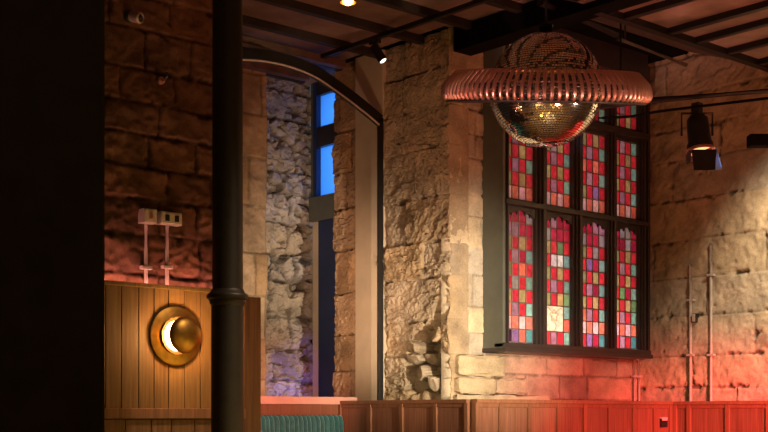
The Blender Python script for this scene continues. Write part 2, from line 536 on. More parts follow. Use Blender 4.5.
# alcove back wall (rubble) and the plain pier on its left
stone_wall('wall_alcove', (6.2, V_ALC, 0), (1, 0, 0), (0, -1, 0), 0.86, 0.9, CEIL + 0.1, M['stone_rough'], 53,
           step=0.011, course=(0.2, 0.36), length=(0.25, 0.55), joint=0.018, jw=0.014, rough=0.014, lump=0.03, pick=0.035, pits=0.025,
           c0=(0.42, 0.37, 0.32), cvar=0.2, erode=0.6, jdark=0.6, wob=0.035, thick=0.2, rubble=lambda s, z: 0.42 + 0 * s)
p_l = on_v(266.5, 0, 8.62)
stone_wall('wall_alcove_pier', (p_l.x - 0.75, 8.62, 0), (1, 0, 0), (0, -1, 0), 0.75, 0.9, CEIL + 0.1, M['stone_smooth'], 57,
           step=0.013, course=(0.3, 0.42), length=(0.5, 0.8), joint=0.006, rough=0.008, lump=0.015, c0=(0.52, 0.37, 0.23), thick=0.3)
# left stone wall above the boarding
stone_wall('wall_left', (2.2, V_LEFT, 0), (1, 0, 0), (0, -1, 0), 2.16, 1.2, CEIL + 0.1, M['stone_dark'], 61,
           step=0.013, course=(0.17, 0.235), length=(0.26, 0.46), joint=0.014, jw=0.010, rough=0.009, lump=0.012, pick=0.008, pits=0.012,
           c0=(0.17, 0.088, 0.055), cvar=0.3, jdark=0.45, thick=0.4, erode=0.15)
# right wall
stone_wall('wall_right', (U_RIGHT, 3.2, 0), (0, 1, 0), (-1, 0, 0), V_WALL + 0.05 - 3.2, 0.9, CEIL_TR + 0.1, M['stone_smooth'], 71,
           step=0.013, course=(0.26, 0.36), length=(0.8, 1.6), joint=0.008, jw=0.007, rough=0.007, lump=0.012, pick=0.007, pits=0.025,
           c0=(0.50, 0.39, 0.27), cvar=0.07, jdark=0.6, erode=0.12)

# broken ledge stones under the pier front (they step out of the wall)
def rough_block(name, a, b, seed, colr):
    rnd = random.Random(seed)
    bm = bmesh.new(); add_box(bm, a, b)
    bmesh.ops.subdivide_edges(bm, edges=bm.edges[:], cuts=7, use_grid_fill=True)
    c = (Vector(a) + Vector(b)) / 2; h = (Vector(b) - Vector(a)) / 2
    for v in bm.verts:
        k = [abs((v.co[i] - c[i]) / h[i]) for i in range(3)]
        k.sort()
        e = max(0, k[1] - 0.75) * 0.09
        v.co += (c - v.co).normalized() * e
        v.co += Vector((rnd.uniform(-1, 1), rnd.uniform(-1, 1), rnd.uniform(-1, 1))) * 0.006
    me_o = obj(name, bm, M['stone_smooth'], None, True)
    ca = me_o.data.color_attributes.new('Col', 'FLOAT_COLOR', 'POINT')
    ca.data.foreach_set('color', np.tile(np.array([*colr, 1.0], np.float32), len(me_o.data.vertices)))
    struct(me_o)
    return me_o
rough_block('trim_2', (6.83, V_WALL - 0.06, ZC + 0.31), (7.36, V_WALL + 0.06, ZC + 0.475), 1, (0.56, 0.45, 0.29))
rough_block('trim_3', (6.82, V_WALL - 0.075, ZC + 0.165), (7.24, V_WALL + 0.06, ZC + 0.30), 2, (0.54, 0.42, 0.27))
rough_block('trim_4', (7.25, V_WALL - 0.07, ZC + 0.17), (7.62, V_WALL + 0.06, ZC + 0.30), 3, (0.52, 0.39, 0.27))
rough_block('trim_5', (6.80, V_WALL - 0.07, ZC + 0.04), (7.9, V_WALL + 0.06, ZC + 0.16), 4, (0.54, 0.43, 0.29))

# near dark pier at the left edge of the picture
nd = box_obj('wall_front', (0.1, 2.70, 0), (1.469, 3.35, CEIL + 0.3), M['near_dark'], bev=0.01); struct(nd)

for nm, a, b in (('wall_rear', (-3, -3.1, 0), (10, -3, CEIL)), ('wall_side', (-3.1, -3, 0), (-3, 10, CEIL)), ('wall_far_side', (9.36, -3, 0), (9.46, 3.2, CEIL))):
    struct(box_obj(nm, a, b, plain('warm_plaster', (0.42, 0.25, 0.16), 0.8)))

# ceiling planes
c1 = box_obj('ceiling', (1.0, 1.5, CEIL), (6.80, 9.2, CEIL + 0.08), M['ceil']); struct(c1)
c1b = box_obj('ceiling_pier', (6.72, V_WALL, CEIL), (7.4, 9.2, CEIL + 0.08), M['ceil']); struct(c1b)
c2 = box_obj('ceiling_right', (6.72, 1.5, CEIL_LOW), (9.4, 5.63, CEIL_LOW + 0.08), M['ceil']); struct(c2)
bm = bmesh.new()
add_prism(bm, [(6.72, 5.616, CEIL_LOW), (6.72, 6.47, CEIL_TR), (6.72, 6.47, CEIL_TR + 0.12), (6.72, 5.616, CEIL_LOW + 0.12)], (2.55, 0, 0))
struct(obj('ceiling_bulkhead', bm, M['bulk']))
# black trough over the window and black steel beams
struct(box_obj('ceiling_trough', (6.86, 6.47, CEIL_TR - 0.015), (9.3, V_WALL + 0.3, CEIL_TR + 0.12), M['black_matt']))
struct(box_obj('trim_6', (6.79, 3.0, CEIL - 0.19), (6.98, V_WALL - 0.03, CEIL + 0.10), M['black_matt']))
# joists under the left ceiling
k = 7
v = 3.6
while v < 9.0:
    o = box_obj('trim_%d' % k, (1.2, v, CEIL - 0.06), (6.785 if v < V_WALL else 6.77, v + 0.06, CEIL - 0.001), M['joist'], bev=0.004); struct(o); k += 1
    v += 0.52
for v in (8.05, 8.55):
    o = box_obj('trim_%d' % k, (3.5, v - 0.03, CEIL - 0.12), (6.6, v + 0.05, CEIL - 0.061), M['joist_pale']); struct(o); k += 1
# bars under the right ceiling
o = box_obj('trim_%d' % k, (6.9, 5.56, CEIL_LOW - 0.05), (9.2, 5.625, CEIL_LOW - 0.001), M['black']); struct(o); k += 1
for u in (7.15, 7.68, 8.02, 8.45, 8.9):
    o = box_obj('trim_%d' % k, (u, 3.0, CEIL_LOW - 0.045), (u + 0.055, 5.55, CEIL_LOW - 0.001), M['black']); struct(o); k += 1

# ------------------------------------------------------------------ stained glass window
V_F = V_WALL - 0.22          # front of the box
V_G = V_F + 0.075            # glass plane
win = empty('window_1', ((W_U0 + W_U1) / 2, V_WALL, WZ0)); struct(win)
win['label'] = 'tall stained glass window in a dark projecting frame'
WO = win.location.copy()
def wl(p): return Vector(p) - WO
def wbox(bm, a, b, bev=0.0): add_box(bm, wl(a), wl(b), bev)

lights_px = [(504.5, 532.5), (544, 569.5), (580, 604.5), (613.5, 636)]
lu = [(on_v(a, 0, V_G).x, on_v(b, 0, V_G).x) for a, b in lights_px]
Z_B, Z_H = ZC + 0.585, ZC + 1.655
Z_2B, Z_2T = ZC + 1.735, ZC + 2.405
Z_3B, Z_3T = ZC + 2.52, ZC + 2.98
# casing: left cheek grey-green, rest dark
bm = bmesh.new(); wbox(bm, (W_U0, V_F + 0.005, WZ0), (W_U0 + 0.03, V_WALL + 0.12, WZ1), 0.004)
obj('cheek', bm, M['frame'], win)
bm = bmesh.new(); wbox(bm, (W_U1 - 0.03, V_F, WZ0), (W_U1, V_WALL + 0.12, WZ1), 0.004)
obj('cheek', bm, M['frame_dark'], win)
bm = bmesh.new(); wbox(bm, (W_U0 + 0.03, V_F, Z_3T), (W_U1 - 0.03, V_WALL + 0.12, WZ1 + 0.1), 0.004)
obj('head', bm, M['frame_dark'], win)
bm = bmesh.new()
wbox(bm, (W_U0 - 0.005, V_F - 0.03, WZ0), (W_U1 + 0.005, V_WALL + 0.12, WZ0 + 0.035), 0.006)
wbox(bm, (W_U0, V_F - 0.012, WZ0 + 0.035), (W_U1, V_F + 0.1, Z_B - 0.012), 0.006)
obj('window_sill', bm, M['frame_dark'], win)
# stiles and mullions with a stepped section
spans = [(W_U0 + 0.03, lu[0][0])] + [(lu[i][1], lu[i + 1][0]) for i in range(3)] + [(lu[3][1], W_U1 - 0.03)]
for i, (a, b) in enumerate(spans):
    bm = bmesh.new()
    w = b - a
    if w < 0.005: continue
    wbox(bm, (a, V_G - 0.035, Z_B - 0.02), (b, V_G + 0.03, Z_3T), 0.004)
    if w > 0.06:
        wbox(bm, (a + w * 0.2, V_G - 0.055, Z_B - 0.02), (b - w * 0.2, V_G + 0.02, Z_3T), 0.005)
        wbox(bm, (a + w * 0.36, V_F + 0.0, Z_B - 0.02), (b - w * 0.36, V_G + 0.02, Z_3T), 0.006)
    obj('mullion' if 0 < i < 4 else 'stile', bm, M['frame_dark'], win)
for za, zb in ((Z_H, Z_2B), (Z_2T, Z_3B)):
    bm = bmesh.new()
    hh = zb - za
    wbox(bm, (W_U0 + 0.03, V_G - 0.03, za), (W_U1 - 0.03, V_G + 0.03, zb), 0.004)
    wbox(bm, (W_U0 + 0.03, V_F - 0.008, za + hh * 0.25), (W_U1 - 0.03, V_G, zb - hh * 0.25), 0.006)
    obj('transom', bm, M['frame_dark'], win)

RED = (0.74, 0.04, 0.06); CRI = (0.50, 0.025, 0.07); COR = (0.95, 0.20, 0.13); MAU = (0.46, 0.22, 0.30); GRY = (0.42, 0.36, 0.36)
GOL = (0.52, 0.36, 0.15); OLI = (0.34, 0.30, 0.13); TUR = (0.26, 0.46, 0.38); PNK = (0.95, 0.50, 0.50); VIO = (0.34, 0.16, 0.42)
TEA = (0.10, 0.30, 0.32); INK = (0.05, 0.01, 0.05); GRN = (0.22, 0.36, 0.16); CREAM = (0.95, 0.78, 0.52); WHT = (0.85, 0.78, 0.74)

def jit(c, rnd, a=0.2):
    f = 1 + rnd.uniform(-a, a)
    return tuple(min(1, max(0.004, x * f * (1 + rnd.uniform(-0.08, 0.08)))) for x in c)

def glazing(ua, ub, za, zb, rows, seed, tier, idx):
    rnd = random.Random(seed)
    cols = 4
    bm = bmesh.new(); lay = bm.loops.layers.float_color.new('Col')
    lb = bmesh.new()
    dw = (ub - ua) / cols; dh = (zb - za) / rows
    for r in range(rows):                       # r = 0 at the bottom
        typ = (r + idx) % 2 if tier != 1 else r % 2
        for c in range(cols):
            if typ == 0: cc = [RED, MAU, RED if rnd.random() < .7 else CRI, TUR][c]
            else: cc = [OLI if rnd.random() < .5 else GOL, RED, GOL, RED][c]
            if rnd.random() < 0.10: cc = rnd.choice([GRY, VIO, GRN, COR])
            if tier == 1:
                if r == 0: cc = [[INK, VIO, COR, TEA], [RED, MAU, RED, TUR], [RED, VIO, CRI, TEA], [RED, MAU, RED, TEA]][idx][c]
                if r == 1: cc = [PNK, COR, PNK, COR][c]
                if r == 2: cc = [COR, MAU, RED, TUR][c]
                if r >= rows - 2: cc = rnd.choice([CRI, MAU, GRY, CRI])
                if idx == 1 and r in (1, 2) and c < 3: continue
                if idx == 1 and r == 6 and c in (1, 2): cc = WHT
            elif tier == 2 and r == 0: cc = [PNK, COR, PNK, COR][c]
            cc = jit(cc, rnd)
            tx, tz = rnd.uniform(-.0012, .0012), rnd.uniform(-.0012, .0012)
            pts = [(ua + c * dw, V_G + tx, za + r * dh), (ua + (c + 1) * dw, V_G - tx, za + r * dh + 0), (ua + (c + 1) * dw, V_G + tz, za + (r + 1) * dh), (ua + c * dw, V_G - tz, za + (r + 1) * dh)]
            f = bm.faces.new([bm.verts.new(wl(p)) for p in pts])
            for l in f.loops: l[lay] = (*cc, 1)
    if tier == 1 and idx == 1:                  # the painted pane
        a, b = ua, ua + 3 * dw; z0, z1 = za + dh, za + 3 * dh
        nn = 44
        for i in range(nn):
            for j in range(nn):
                x = (i + .5) / nn; y = (j + .5) / nn
                # small brown brushwork: a loose floral spray
                d1 = abs(math.hypot(x - .52, y - .62) - .17 - .05 * math.sin(5 * math.atan2(y - .62, x - .52)))
                d2 = abs(x - .5 - .12 * math.sin(y * 7)) if y < .55 else 9
                d3 = abs(y - .82 - .1 * math.sin(x * 9)) if .1 < x < .9 else 9
                dm = min(d1, d2 * 1.3, d3 * 1.4)
                t = max(0, 1 - dm / .055)
                cc = tuple(CREAM[k] * (1 - t) + (0.5, 0.24, 0.09)[k] * t for k in range(3))
                p = [(a + (b - a) * i / nn, z0 + (z1 - z0) * j / nn), (a + (b - a) * (i + 1) / nn, z0 + (z1 - z0) * j / nn), (a + (b - a) * (i + 1) / nn, z0 + (z1 - z0) * (j + 1) / nn), (a + (b - a) * i / nn, z0 + (z1 - z0) * (j + 1) / nn)]
                f = bm.faces.new([bm.verts.new(wl((q[0], V_G, q[1]))) for q in p])
                for l in f.loops: l[lay] = (*cc, 1)
    g = obj('stained_glass', bm, M['glass'], win)
    hw = 0.0042
    for c in range(cols + 1):
        x = ua + c * dw
        if tier == 1 and idx == 1 and c in (1, 2):
            wbox(lb, (x - hw, V_G - .006, za), (x + hw, V_G + .006, za + dh)); wbox(lb, (x - hw, V_G - .006, za + 3 * dh), (x + hw, V_G + .006, zb))
        else: wbox(lb, (x - hw, V_G - .006, za), (x + hw, V_G + .006, zb))
    for r in range(rows + 1):
        z = za + r * dh
        if tier == 1 and idx == 1 and r == 2: wbox(lb, (ua + 3 * dw, V_G - .006, z - hw), (ub, V_G + .006, z + hw))
        else: wbox(lb, (ua, V_G - .006, z - hw), (ub, V_G + .006, z + hw))
    ld = obj('leading', lb, M['lead'], g)
    return g

def tracery(ua, ub, zt, drop):
    # cusped head: flat plate with a trefoil-pointed opening, built as two spandrels and small cusps
    bm = bmesh.new()
    w = ub - ua; c = (ua + ub) / 2
    N_ = 28
    def head(t):                         # t 0..1 across the opening -> height below zt
        x = abs(t - .5) * 2
        y = drop * (x ** 1.7)
        y += 0.014 * abs(math.sin(t * PI * 3)) * -1 + 0.018
        if x > 0.9: y = drop * (0.84 + 1.6 * (x - 0.9))
        return y
    top = [(ua + w * i / N_, zt + 0.004) for i in range(N_ + 1)]
    bot = [(ua + w * i / N_, zt - max(0.006, head(i / N_))) for i in range(N_ + 1)]
    for i in range(N_):
        add_prism(bm, [wl((top[i][0], V_G - .03, top[i][1])), wl((top[i + 1][0], V_G - .03, top[i + 1][1])),
                       wl((bot[i + 1][0], V_G - .03, bot[i + 1][1])), wl((bot[i][0], V_G - .03, bot[i][1]))], (0, 0.022, 0))
    # little cusps
    for s in (0.17, 0.36, 0.64, 0.83):
        p = Vector((ua + w * s, V_G - 0.02, zt - head(s)))
        add_tube(bm, [wl(p + Vector((0, 0, 0.02))), wl(p + Vector((0, 0, -0.012))), wl(p + Vector((0.0, 0, -0.028)))], [0.013, 0.009, 0.002], 8)
    bmesh.ops.remove_doubles(bm, verts=bm.verts[:], dist=0.0003)
    obj('tracery', bm, M['frame_dark'], win)

for i, (a, b) in enumerate(lu):
    glazing(a, b, Z_B, Z_H, 10, 100 + i, 1, i)
    tracery(a, b, Z_H, 0.06)
    glazing(a, b, Z_2B, Z_2T, 6, 200 + i, 2, i)
    glazing(a, b, Z_3B, Z_3T, 4, 300 + i, 3, i)
# unseen white box added behind the glass to contain its back light
bm = bmesh.new()
nb = V_WALL + 0.42
add_box(bm, (W_U0 - 0.03, nb, WZ0 - 0.03), (W_U1 + 0.03, nb + 0.05, WZ1 + 0.1))
add_box(bm, (W_U0 - 0.03, V_WALL + 0.121, WZ0 - 0.03), (W_U0 + 0.0, nb, WZ1 + 0.1))
add_box(bm, (W_U1, V_WALL + 0.121, WZ0 - 0.03), (W_U1 + 0.03, nb, WZ1 + 0.1))
add_box(bm, (W_U0, V_WALL + 0.121, WZ0 - 0.03), (W_U1, nb, WZ0))
struct(obj('window_light_box', bm, plain('white_lining', (0.7, 0.68, 0.66), 0.8)))

# ------------------------------------------------------------------ alcove window (faces left)
U_AW = 7.0
aw = empty('window_2', (U_AW, 8.7, ZC)); struct(aw)
aw['label'] = 'narrow blue lit window in the stone alcove'
AO = aw.location.copy()
def abox(bm, a, b, bev=0.003): add_box(bm, Vector(a) - AO, Vector(b) - AO, bev)
va, vb = 8.2, V_ALC - 0.025                    # span along the wall
v_l = on_u(319, 0, U_AW).y                    # left edge of the pane
def hz(px, py): 
    return ZC + (HOR - py) * depth_u(px, U_AW) / F
z_p1b, z_p1t = hz(325, 126), hz(325, 94)
z_p2b, z_p2t = hz(325, 194), hz(325, 146)
z_tr = hz(322, 221)
bm = bmesh.new()
abox(bm, (U_AW - 0.03, v_l, z_p2b - 0.02), (U_AW + 0.06, v_l + 0.05, CEIL))
obj('stile', bm, M['navy'], aw)
bm = bmesh.new(); abox(bm, (U_AW - 0.03, v_l + 0.05, z_tr), (U_AW + 0.05, vb, CEIL)); obj('architrave', bm, M['frame'], aw)
bm = bmesh.new(); abox(bm, (U_AW - 0.02, va, z_p2t), (U_AW + 0.05, v_l, z_p1b)); obj('glazing_bar', bm, M['frame_dark'], aw)
bm = bmesh.new(); abox(bm, (U_AW - 0.02, va, z_p1t), (U_AW + 0.05, v_l, CEIL)); obj('head', bm, M['frame_dark'], aw)
bm = bmesh.new(); abox(bm, (U_AW - 0.055, va, z_tr), (U_AW + 0.06, vb, z_p2b - 0.02), 0.006); obj('window_sill', bm, M['frame'], aw)
for za, zb in ((z_p1b, z_p1t), (z_p2b - 0.02, z_p2t)):
    bm = bmesh.new(); abox(bm, (U_AW + 0.02, va, za), (U_AW + 0.026, v_l, zb), 0)
    g = obj('pane', bm, M['blue_glass'], aw)
# boarding below: cream strip and navy panel
bm = bmesh.new(); abox(bm, (U_AW - 0.01, v_l - 0.02, 0), (U_AW + 0.05, vb, z_tr), 0.004); obj('reveal_board', bm, M['plaster'], aw)
bm = bmesh.new(); abox(bm, (U_AW - 0.025, va, 0), (U_AW + 0.05, v_l - 0.02, z_tr), 0.006); obj('panel', bm, M['navy'], aw)
struct(box_obj('wall_alcove_side', (U_AW + 0.4, 8.2, 0.9), (U_AW + 0.5, 9.1, CEIL + 0.1), M['plaster']))
# ------------------------------------------------------------------ black arch frame
VA = on_u(383, 0, U_PIER - 0.05).y - 0.02
arch = empty('arched_frame', (U_PIER - 0.06, VA, 0))
tag(arch, 'black steel arched frame standing against the cream pilaster', 'frame')
ap = [(214, 60), (240, 60.5), (266, 62.5), (292, 68.4), (315, 78), (332, 89), (350, 102), (366, 114.5), (379, 125.5)]
inner = [on_v(x, y, VA) for x, y in ap]
inner = [Vector((2 * inner[0].x - p.x, p.y, p.z)) for p in reversed(inner[1:])] + inner      # the far half of the arch
AOo = arch.location.copy()
bm = bmesh.new()
pts_i = [p for p in inner]
# spline smooth
def smooth_curve(P, n=8):
    out_ = []
    for i in range(len(P) - 1):
        p0 = P[max(i - 1, 0)]; p1 = P[i]; p2 = P[i + 1]; p3 = P[min(i + 2, len(P) - 1)]
        for k_ in range(n):
            t = k_ / n
            out_.append(0.5 * ((2 * p1) + (-p0 + p2) * t + (2 * p0 - 5 * p1 + 4 * p2 - p3) * t * t + (-p0 + 3 * p1 - 3 * p2 + p3) * t ** 3))
    out_.append(P[-1]); return out_
cur = smooth_curve(pts_i)
n_out = []
for i, p in enumerate(cur):
    d = (cur[min(i + 1, len(cur) - 1)] - cur[max(i - 1, 0)]).normalized()
    nrm = Vector((-d.z, 0, d.x))
    if nrm.z < 0: nrm = -nrm
    n_out.append(p + nrm * 0.10)
for i in range(len(cur) - 1):
    add_prism(bm, [cur[i] - AOo, cur[i + 1] - AOo, n_out[i + 1] - AOo, n_out[i] - AOo], (0, 0.03, 0))
bmesh.ops.remove_doubles(bm, verts=bm.verts[:], dist=0.0005)
obj('arch_rib', bm, M['black'], arch)
bm = bmesh.new()
add_tube(bm, [p - AOo + Vector((0, -0.004, 0.006)) for p in cur], 0.008, 8)
obj('edge_bead', bm, M['galv'], arch)  # pale bead put in for the lit inner edge of the arch
pe = cur[-1]
bm = bmesh.new(); add_box(bm, Vector((pe.x, VA, 0)) - AOo, Vector((pe.x + 0.05, VA + 0.018, pe.z + 0.07)) - AOo, 0.006)
obj('post', bm, M['black'], arch)
pl_ = cur[0]
bm = bmesh.new(); add_box(bm, Vector((pl_.x - 0.05, VA, 0)) - AOo, Vector((pl_.x, VA + 0.018, pl_.z + 0.07)) - AOo, 0.006)
obj('post', bm, M['black'], arch)
bm = bmesh.new(); add_box(bm, Vector((pe.x - 0.008, VA - 0.004, 0)) - AOo, Vector((pe.x, VA + 0.016, pe.z)) - AOo, 0.003)
obj('edge_bead', bm, M['iron'], arch)

# ------------------------------------------------------------------ dado panelling round the banquettes
Z_T = ZC + 0.118
def dado(name, label, P0, P1, stations, side, wood=None):
    # P0 -> P1 on plan; side = outward normal (towards the room); stations = px columns turned into distances
    P0 = Vector((*P0, 0)); P1 = Vector((*P1, 0)); D = (P1 - P0); L = D.length; D.normalize(); Nn = Vector((*side, 0))
    root = empty(name, P0)
    tag(root, label, 'panelling', 'mahogany dado panelling')
    def lb(bm, s0, s1, n0, n1, z0, z1, bev=0.003):
        ps = [D * s0 + Nn * n0, D * s1 + Nn * n1]
        a = ps[0] + Vector((0, 0, z0)); b = ps[1] + Vector((0, 0, z1))
        add_box(bm, a, b, bev)
    st = sorted(stations)
    rnd = random.Random(len(label))
    for i in range(len(st) - 1):
        bm = bmesh.new(); lb(bm, st[i], st[i + 1], -0.03, 0.0, 0.25, Z_T - 0.06, 0)
        o_ = obj('panel', bm, M['wood_red'], root); set_plank(o_, rnd.random())
    for i, s_ in enumerate(st):
        bm = bmesh.new(); lb(bm, s_ - 0.02, s_ + 0.02, -0.03, 0.018, 0.16, Z_T - 0.028)
        o_ = obj('stile', bm, M['wood_trim'], root); set_plank(o_, rnd.random())
    bm = bmesh.new(); lb(bm, st[0], st[-1], -0.03, 0.012, Z_T - 0.06, Z_T - 0.028); o_ = obj('top_rail', bm, M['wood_trim'], root); set_plank(o_, .4)
    bm = bmesh.new(); lb(bm, st[0] - 0.02, st[-1] + 0.02, -0.03, 0.03, Z_T - 0.028, Z_T); o_ = obj('cap', bm, M['wood_trim'], root); set_plank(o_, .7)
    bm = bmesh.new(); lb(bm, st[0], st[-1], -0.03, 0.012, 0.0, 0.25); o_ = obj('plinth', bm, M['wood_dark'], root); set_plank(o_, .5)
    return root
U_D, V_D, U_DR = 6.564, 6.482, 9.017
sv = [on_u(x, 0, U_D).y for x in (340.5, 370.5, 402, 436, 472.5)]
dado('dado_panelling', 'mahogany dado panelling at the foot of the rough pier', (U_D, V_D), (U_D, sv[0]), [v_ - V_D for v_ in sv][:-1] + [0.07], (-1, 0))
su = [on_v(x, 0, V_D).x for x in (476, 499.5, 528.5, 557.5, 584, 608.6, 633, 654, 668)]
su[-1] = U_DR - 0.035
dado('dado_panelling', 'red lit dado panelling running under the stained glass window', (U_D, V_D), (U_DR, V_D), [u_ - U_D for u_ in su], (0, -1))
sr = [on_u(x, 0, U_DR).y for x in (677.5, 689.5, 728, 769)]
sr2 = [V_D - s_ for s_ in sr]; sr2[0] = 0.035
while sr2[-1] < 2.8: sr2.append(sr2[-1] + 0.40)
dado('dado_panelling', 'brightest red dado panelling below the two conduits', (U_DR, V_D), (U_DR, 3.6), sr2, (-1, 0))
# socket on the panelling
sp = on_v(662.5, 422, V_D)
so = empty('wall_socket', sp); tag(so, 'small black socket with a pale top on the red panelling', 'socket')
bm = bmesh.new(); add_box(bm, (-0.042, -0.024, -0.045), (0.042, 0.002, 0.03), 0.004); obj('socket_body', bm, M['black'], so)
bm = bmesh.new(); add_box(bm, (-0.04, -0.028, 0.012), (0.036, -0.0, 0.042), 0.004); obj('socket_cover', bm, M['white_plastic'], so)

# ------------------------------------------------------------------ bench in the alcove
bv = 8.02
bx0, bx1 = 4.9, 6.53
lg = box_obj('wall_ledge', (bx0, bv, ZC + 0.088), (6.74, bv + 0.3, ZC + 0.150), M['ledge'], bev=0.005)
tag(lg, 'coral lit ledge along the wall above the teal bench', 'ledge')
lb_ = box_obj('ledge_fascia', (bx0, bv + 0.02, ZC + 0.0), (6.53, bv + 0.3, ZC + 0.087), M['wood_trim'], bev=0.003, plank=.3)
tag(lb_, 'brown wooden fascia board between coral ledge and teal bench', 'board')
be = empty('banquette_bench', (bx0, bv, 0)); tag(be, 'teal velvet channel backed bench below the coral ledge', 'bench')
bm = bmesh.new()
n_ch = 36
prof = []
rnd = random.Random(5)
x = 0
Lb = bx1 - bx0
while x < Lb - 0.001:
    w = min(rnd.uniform(0.035, 0.06), Lb - x)
    for q in range(6):
        t = q / 6
        prof.append((x + w * t, -0.05 * math.sin(PI * t) ** 0.6))
    x += w
prof.append((Lb, 0))
zs = [0.45, 0.6, 0.9, 1.12, 1.20, 1.235, 1.248]
bk = [0, 0, 0, 0, 0.004, 0.02, 0.05]
rows_ = []
for z, b_ in zip(zs, bk):
    rows_.append([bm.verts.new((p[0], p[1] + b_ - 0.03, z)) for p in prof])
for r0, r1 in zip(rows_, rows_[1:]):
    for i in range(len(prof) - 1):
        bm.faces.new((r0[i], r0[i + 1], r1[i + 1], r1[i]))
add_box(bm, (0, 0.02, 0.45), (Lb, 0.06, 1.2455))
obj('backrest', bm, M['velvet'], be, True)
bm = bmesh.new(); add_box(bm, (0, -0.5, 0.36), (Lb, -0.03, 0.47), 0.03); obj('seat', bm, M['velvet'], be, True)
bm = bmesh.new(); add_box(bm, (0, -0.45, 0.0), (Lb, 0.0, 0.36), 0.004); obj('plinth', bm, M['wood_dark'], be)

# ------------------------------------------------------------------ left boarding with eclipse lamp
V_P = V_LEFT - 0.14
pu0 = 2.3
pu1 = on_v(260, 0, V_P).x
Z_P = ZC + (HOR - 285) * depth_v(140, V_P) / F
part = empty('timber_partition', (pu0, V_P, 0)); tag(part, 'oak boarded partition below the dark stone wall', 'partition')
bm = bmesh.new(); pk = []
x = pu0; rnd = random.Random(11)
u_end = on_v(243, 0, V_P).x
z_rail = ZC + (HOR - 416) * depth_v(160, V_P) / F
while x < u_end - 0.02:
    w = min(rnd.uniform(0.095, 0.125), u_end - x)
    add_box(bm, (x - pu0 + 0.0025, -0.0, z_rail), (x + w - pu0 - 0.0025, 0.03, Z_P - 0.012), 0.003)
    bm.faces.ensure_lookup_table()
    r_ = rnd.random(); pk += [r_] * (len(bm.faces) - len(pk)); x += w
o = obj('boarding', bm, M['wood'], part); set_plank(o, pk)
bm = bmesh.new(); pk = []; x = pu0
while x < u_end - 0.02:
    w = min(rnd.uniform(0.13, 0.17), u_end - x)
    add_box(bm, (x - pu0 + 0.0025, 0.01, 0.05), (x + w - pu0 - 0.0025, 0.03, z_rail - 0.02), 0.003)
    r_ = rnd.random(); pk += [r_] * (len(bm.faces) - len(pk)); x += w
o = obj('lower_boarding', bm, M['wood_red'], part); set_plank(o, pk)
o = box_obj('backing', (0, 0.031, 0), (u_end - pu0, 0.05, Z_P - 0.03), M['wood_dark'], part, plank=.1)
o = box_obj('rail', (0, -0.03, z_rail - 0.015), (u_end - pu0, 0.03, z_rail + 0.045), M['wood_red'], part, 0.005, .6)
o = box_obj('cap', (0, -0.012, Z_P - 0.012), (u_end - pu0, 0.05, Z_P + 0.012), M['wood'], part, 0.003, .3)
o = box_obj('end_board', (u_end - pu0 + 0.002, -0.01, 0), (pu1 - pu0, 0.09, Z_P - 0.02), M['wood_dark'], part, 0.004, .8)

# eclipse lamp
lc = on_v(175, 336, V_P)
lamp = empty('wall_lamp', lc); tag(lamp, 'round brass eclipse wall lamp with a glowing crescent', 'wall lamp')
toR = Matrix.Rotation(PI / 2, 4, 'X')     # local z -> -y (into the room)
RB = 29.5 * depth_v(175, V_P) / F
bm = bmesh.new(); add_lathe(bm, [(0, 0), (RB, 0.0), (RB, 0.010), (RB - 0.006, 0.014), (0, 0.014)], 64, toR); obj('backplate', bm, M['brass_plate'], lamp, True)
bm = bmesh.new(); add_lathe(bm, [(0.0, 0.014), (0.104, 0.014), (0.110, 0.020), (0.110, 0.036), (0.092, 0.036), (0.089, 0.024), (0, 0.024)], 64, toR); obj('cup', bm, M['bronze'], lamp, True)
bm = bmesh.new(); add_lathe(bm, [(0, 0.0245), (0.088, 0.0245), (0.088, 0.034), (0.08, 0.037), (0, 0.038)], 64, toR); obj('diffuser', bm, M['opal'], lamp, True)
bm = bmesh.new(); add_lathe(bm, [(0.0, 0.0335), (0.006, 0.0335), (0.006, 0.106), (0.0, 0.106)], 16, toR); obj('stem', bm, M['brass'], lamp, True)
dome = [(0, 0.114)]
for i in range(0, 13):
    a = PI / 2 * (1 - i / 12)
    dome.append((0.108 * math.cos(a), 0.118 + 0.036 * math.sin(a)))
dome = [(0, 0.105), (0.100, 0.105), (0.108, 0.112)] + [(0.108 * math.cos(PI / 2 * i / 12), 0.114 + 0.042 * math.sin(PI / 2 * i / 12)) for i in range(13)]
bm = bmesh.new(); add_lathe(bm, dome, 64, toR); obj('eclipse_dome', bm, M['brass_plate'], lamp, True)

# switch boxes with conduits
def switch_box(px, py, w, h, label, twin):
    p = on_v(px, py, V_LEFT)
    r = empty('switch_box', (p.x, V_LEFT - 0.012, p.z)); tag(r, label, 'switch', 'metal boxes on the stone wall')
    bm = bmesh.new(); add_box(bm, (-w / 2, -0.045, -h / 2), (w / 2, 0.03, h / 2), 0.005); obj('back_box', bm, M['switch_metal'], r)
    bm = bmesh.new(); add_box(bm, (-w / 2 + 0.006, -0.05, -h / 2 + 0.006), (w / 2 - 0.006, -0.044, h / 2 - 0.006), 0.002); obj('face_plate', bm, M['white_plastic'], r)
    for s_ in ((-0.032, 0.032) if twin else (0,)):
        bm = bmesh.new(); add_box(bm, (s_ - 0.014, -0.056, -0.02), (s_ + 0.014, -0.049, 0.018), 0.003); obj('rocker', bm, M['black'] if twin else M['copper'], r)
    return p
ps = switch_box(145.5, 217, 0.088, 0.085, 'small single metal switch box above the oak boarding', False)
pd = switch_box(166.5, 219.5, 0.145, 0.075, 'wider double metal socket box beside the single switch', True)
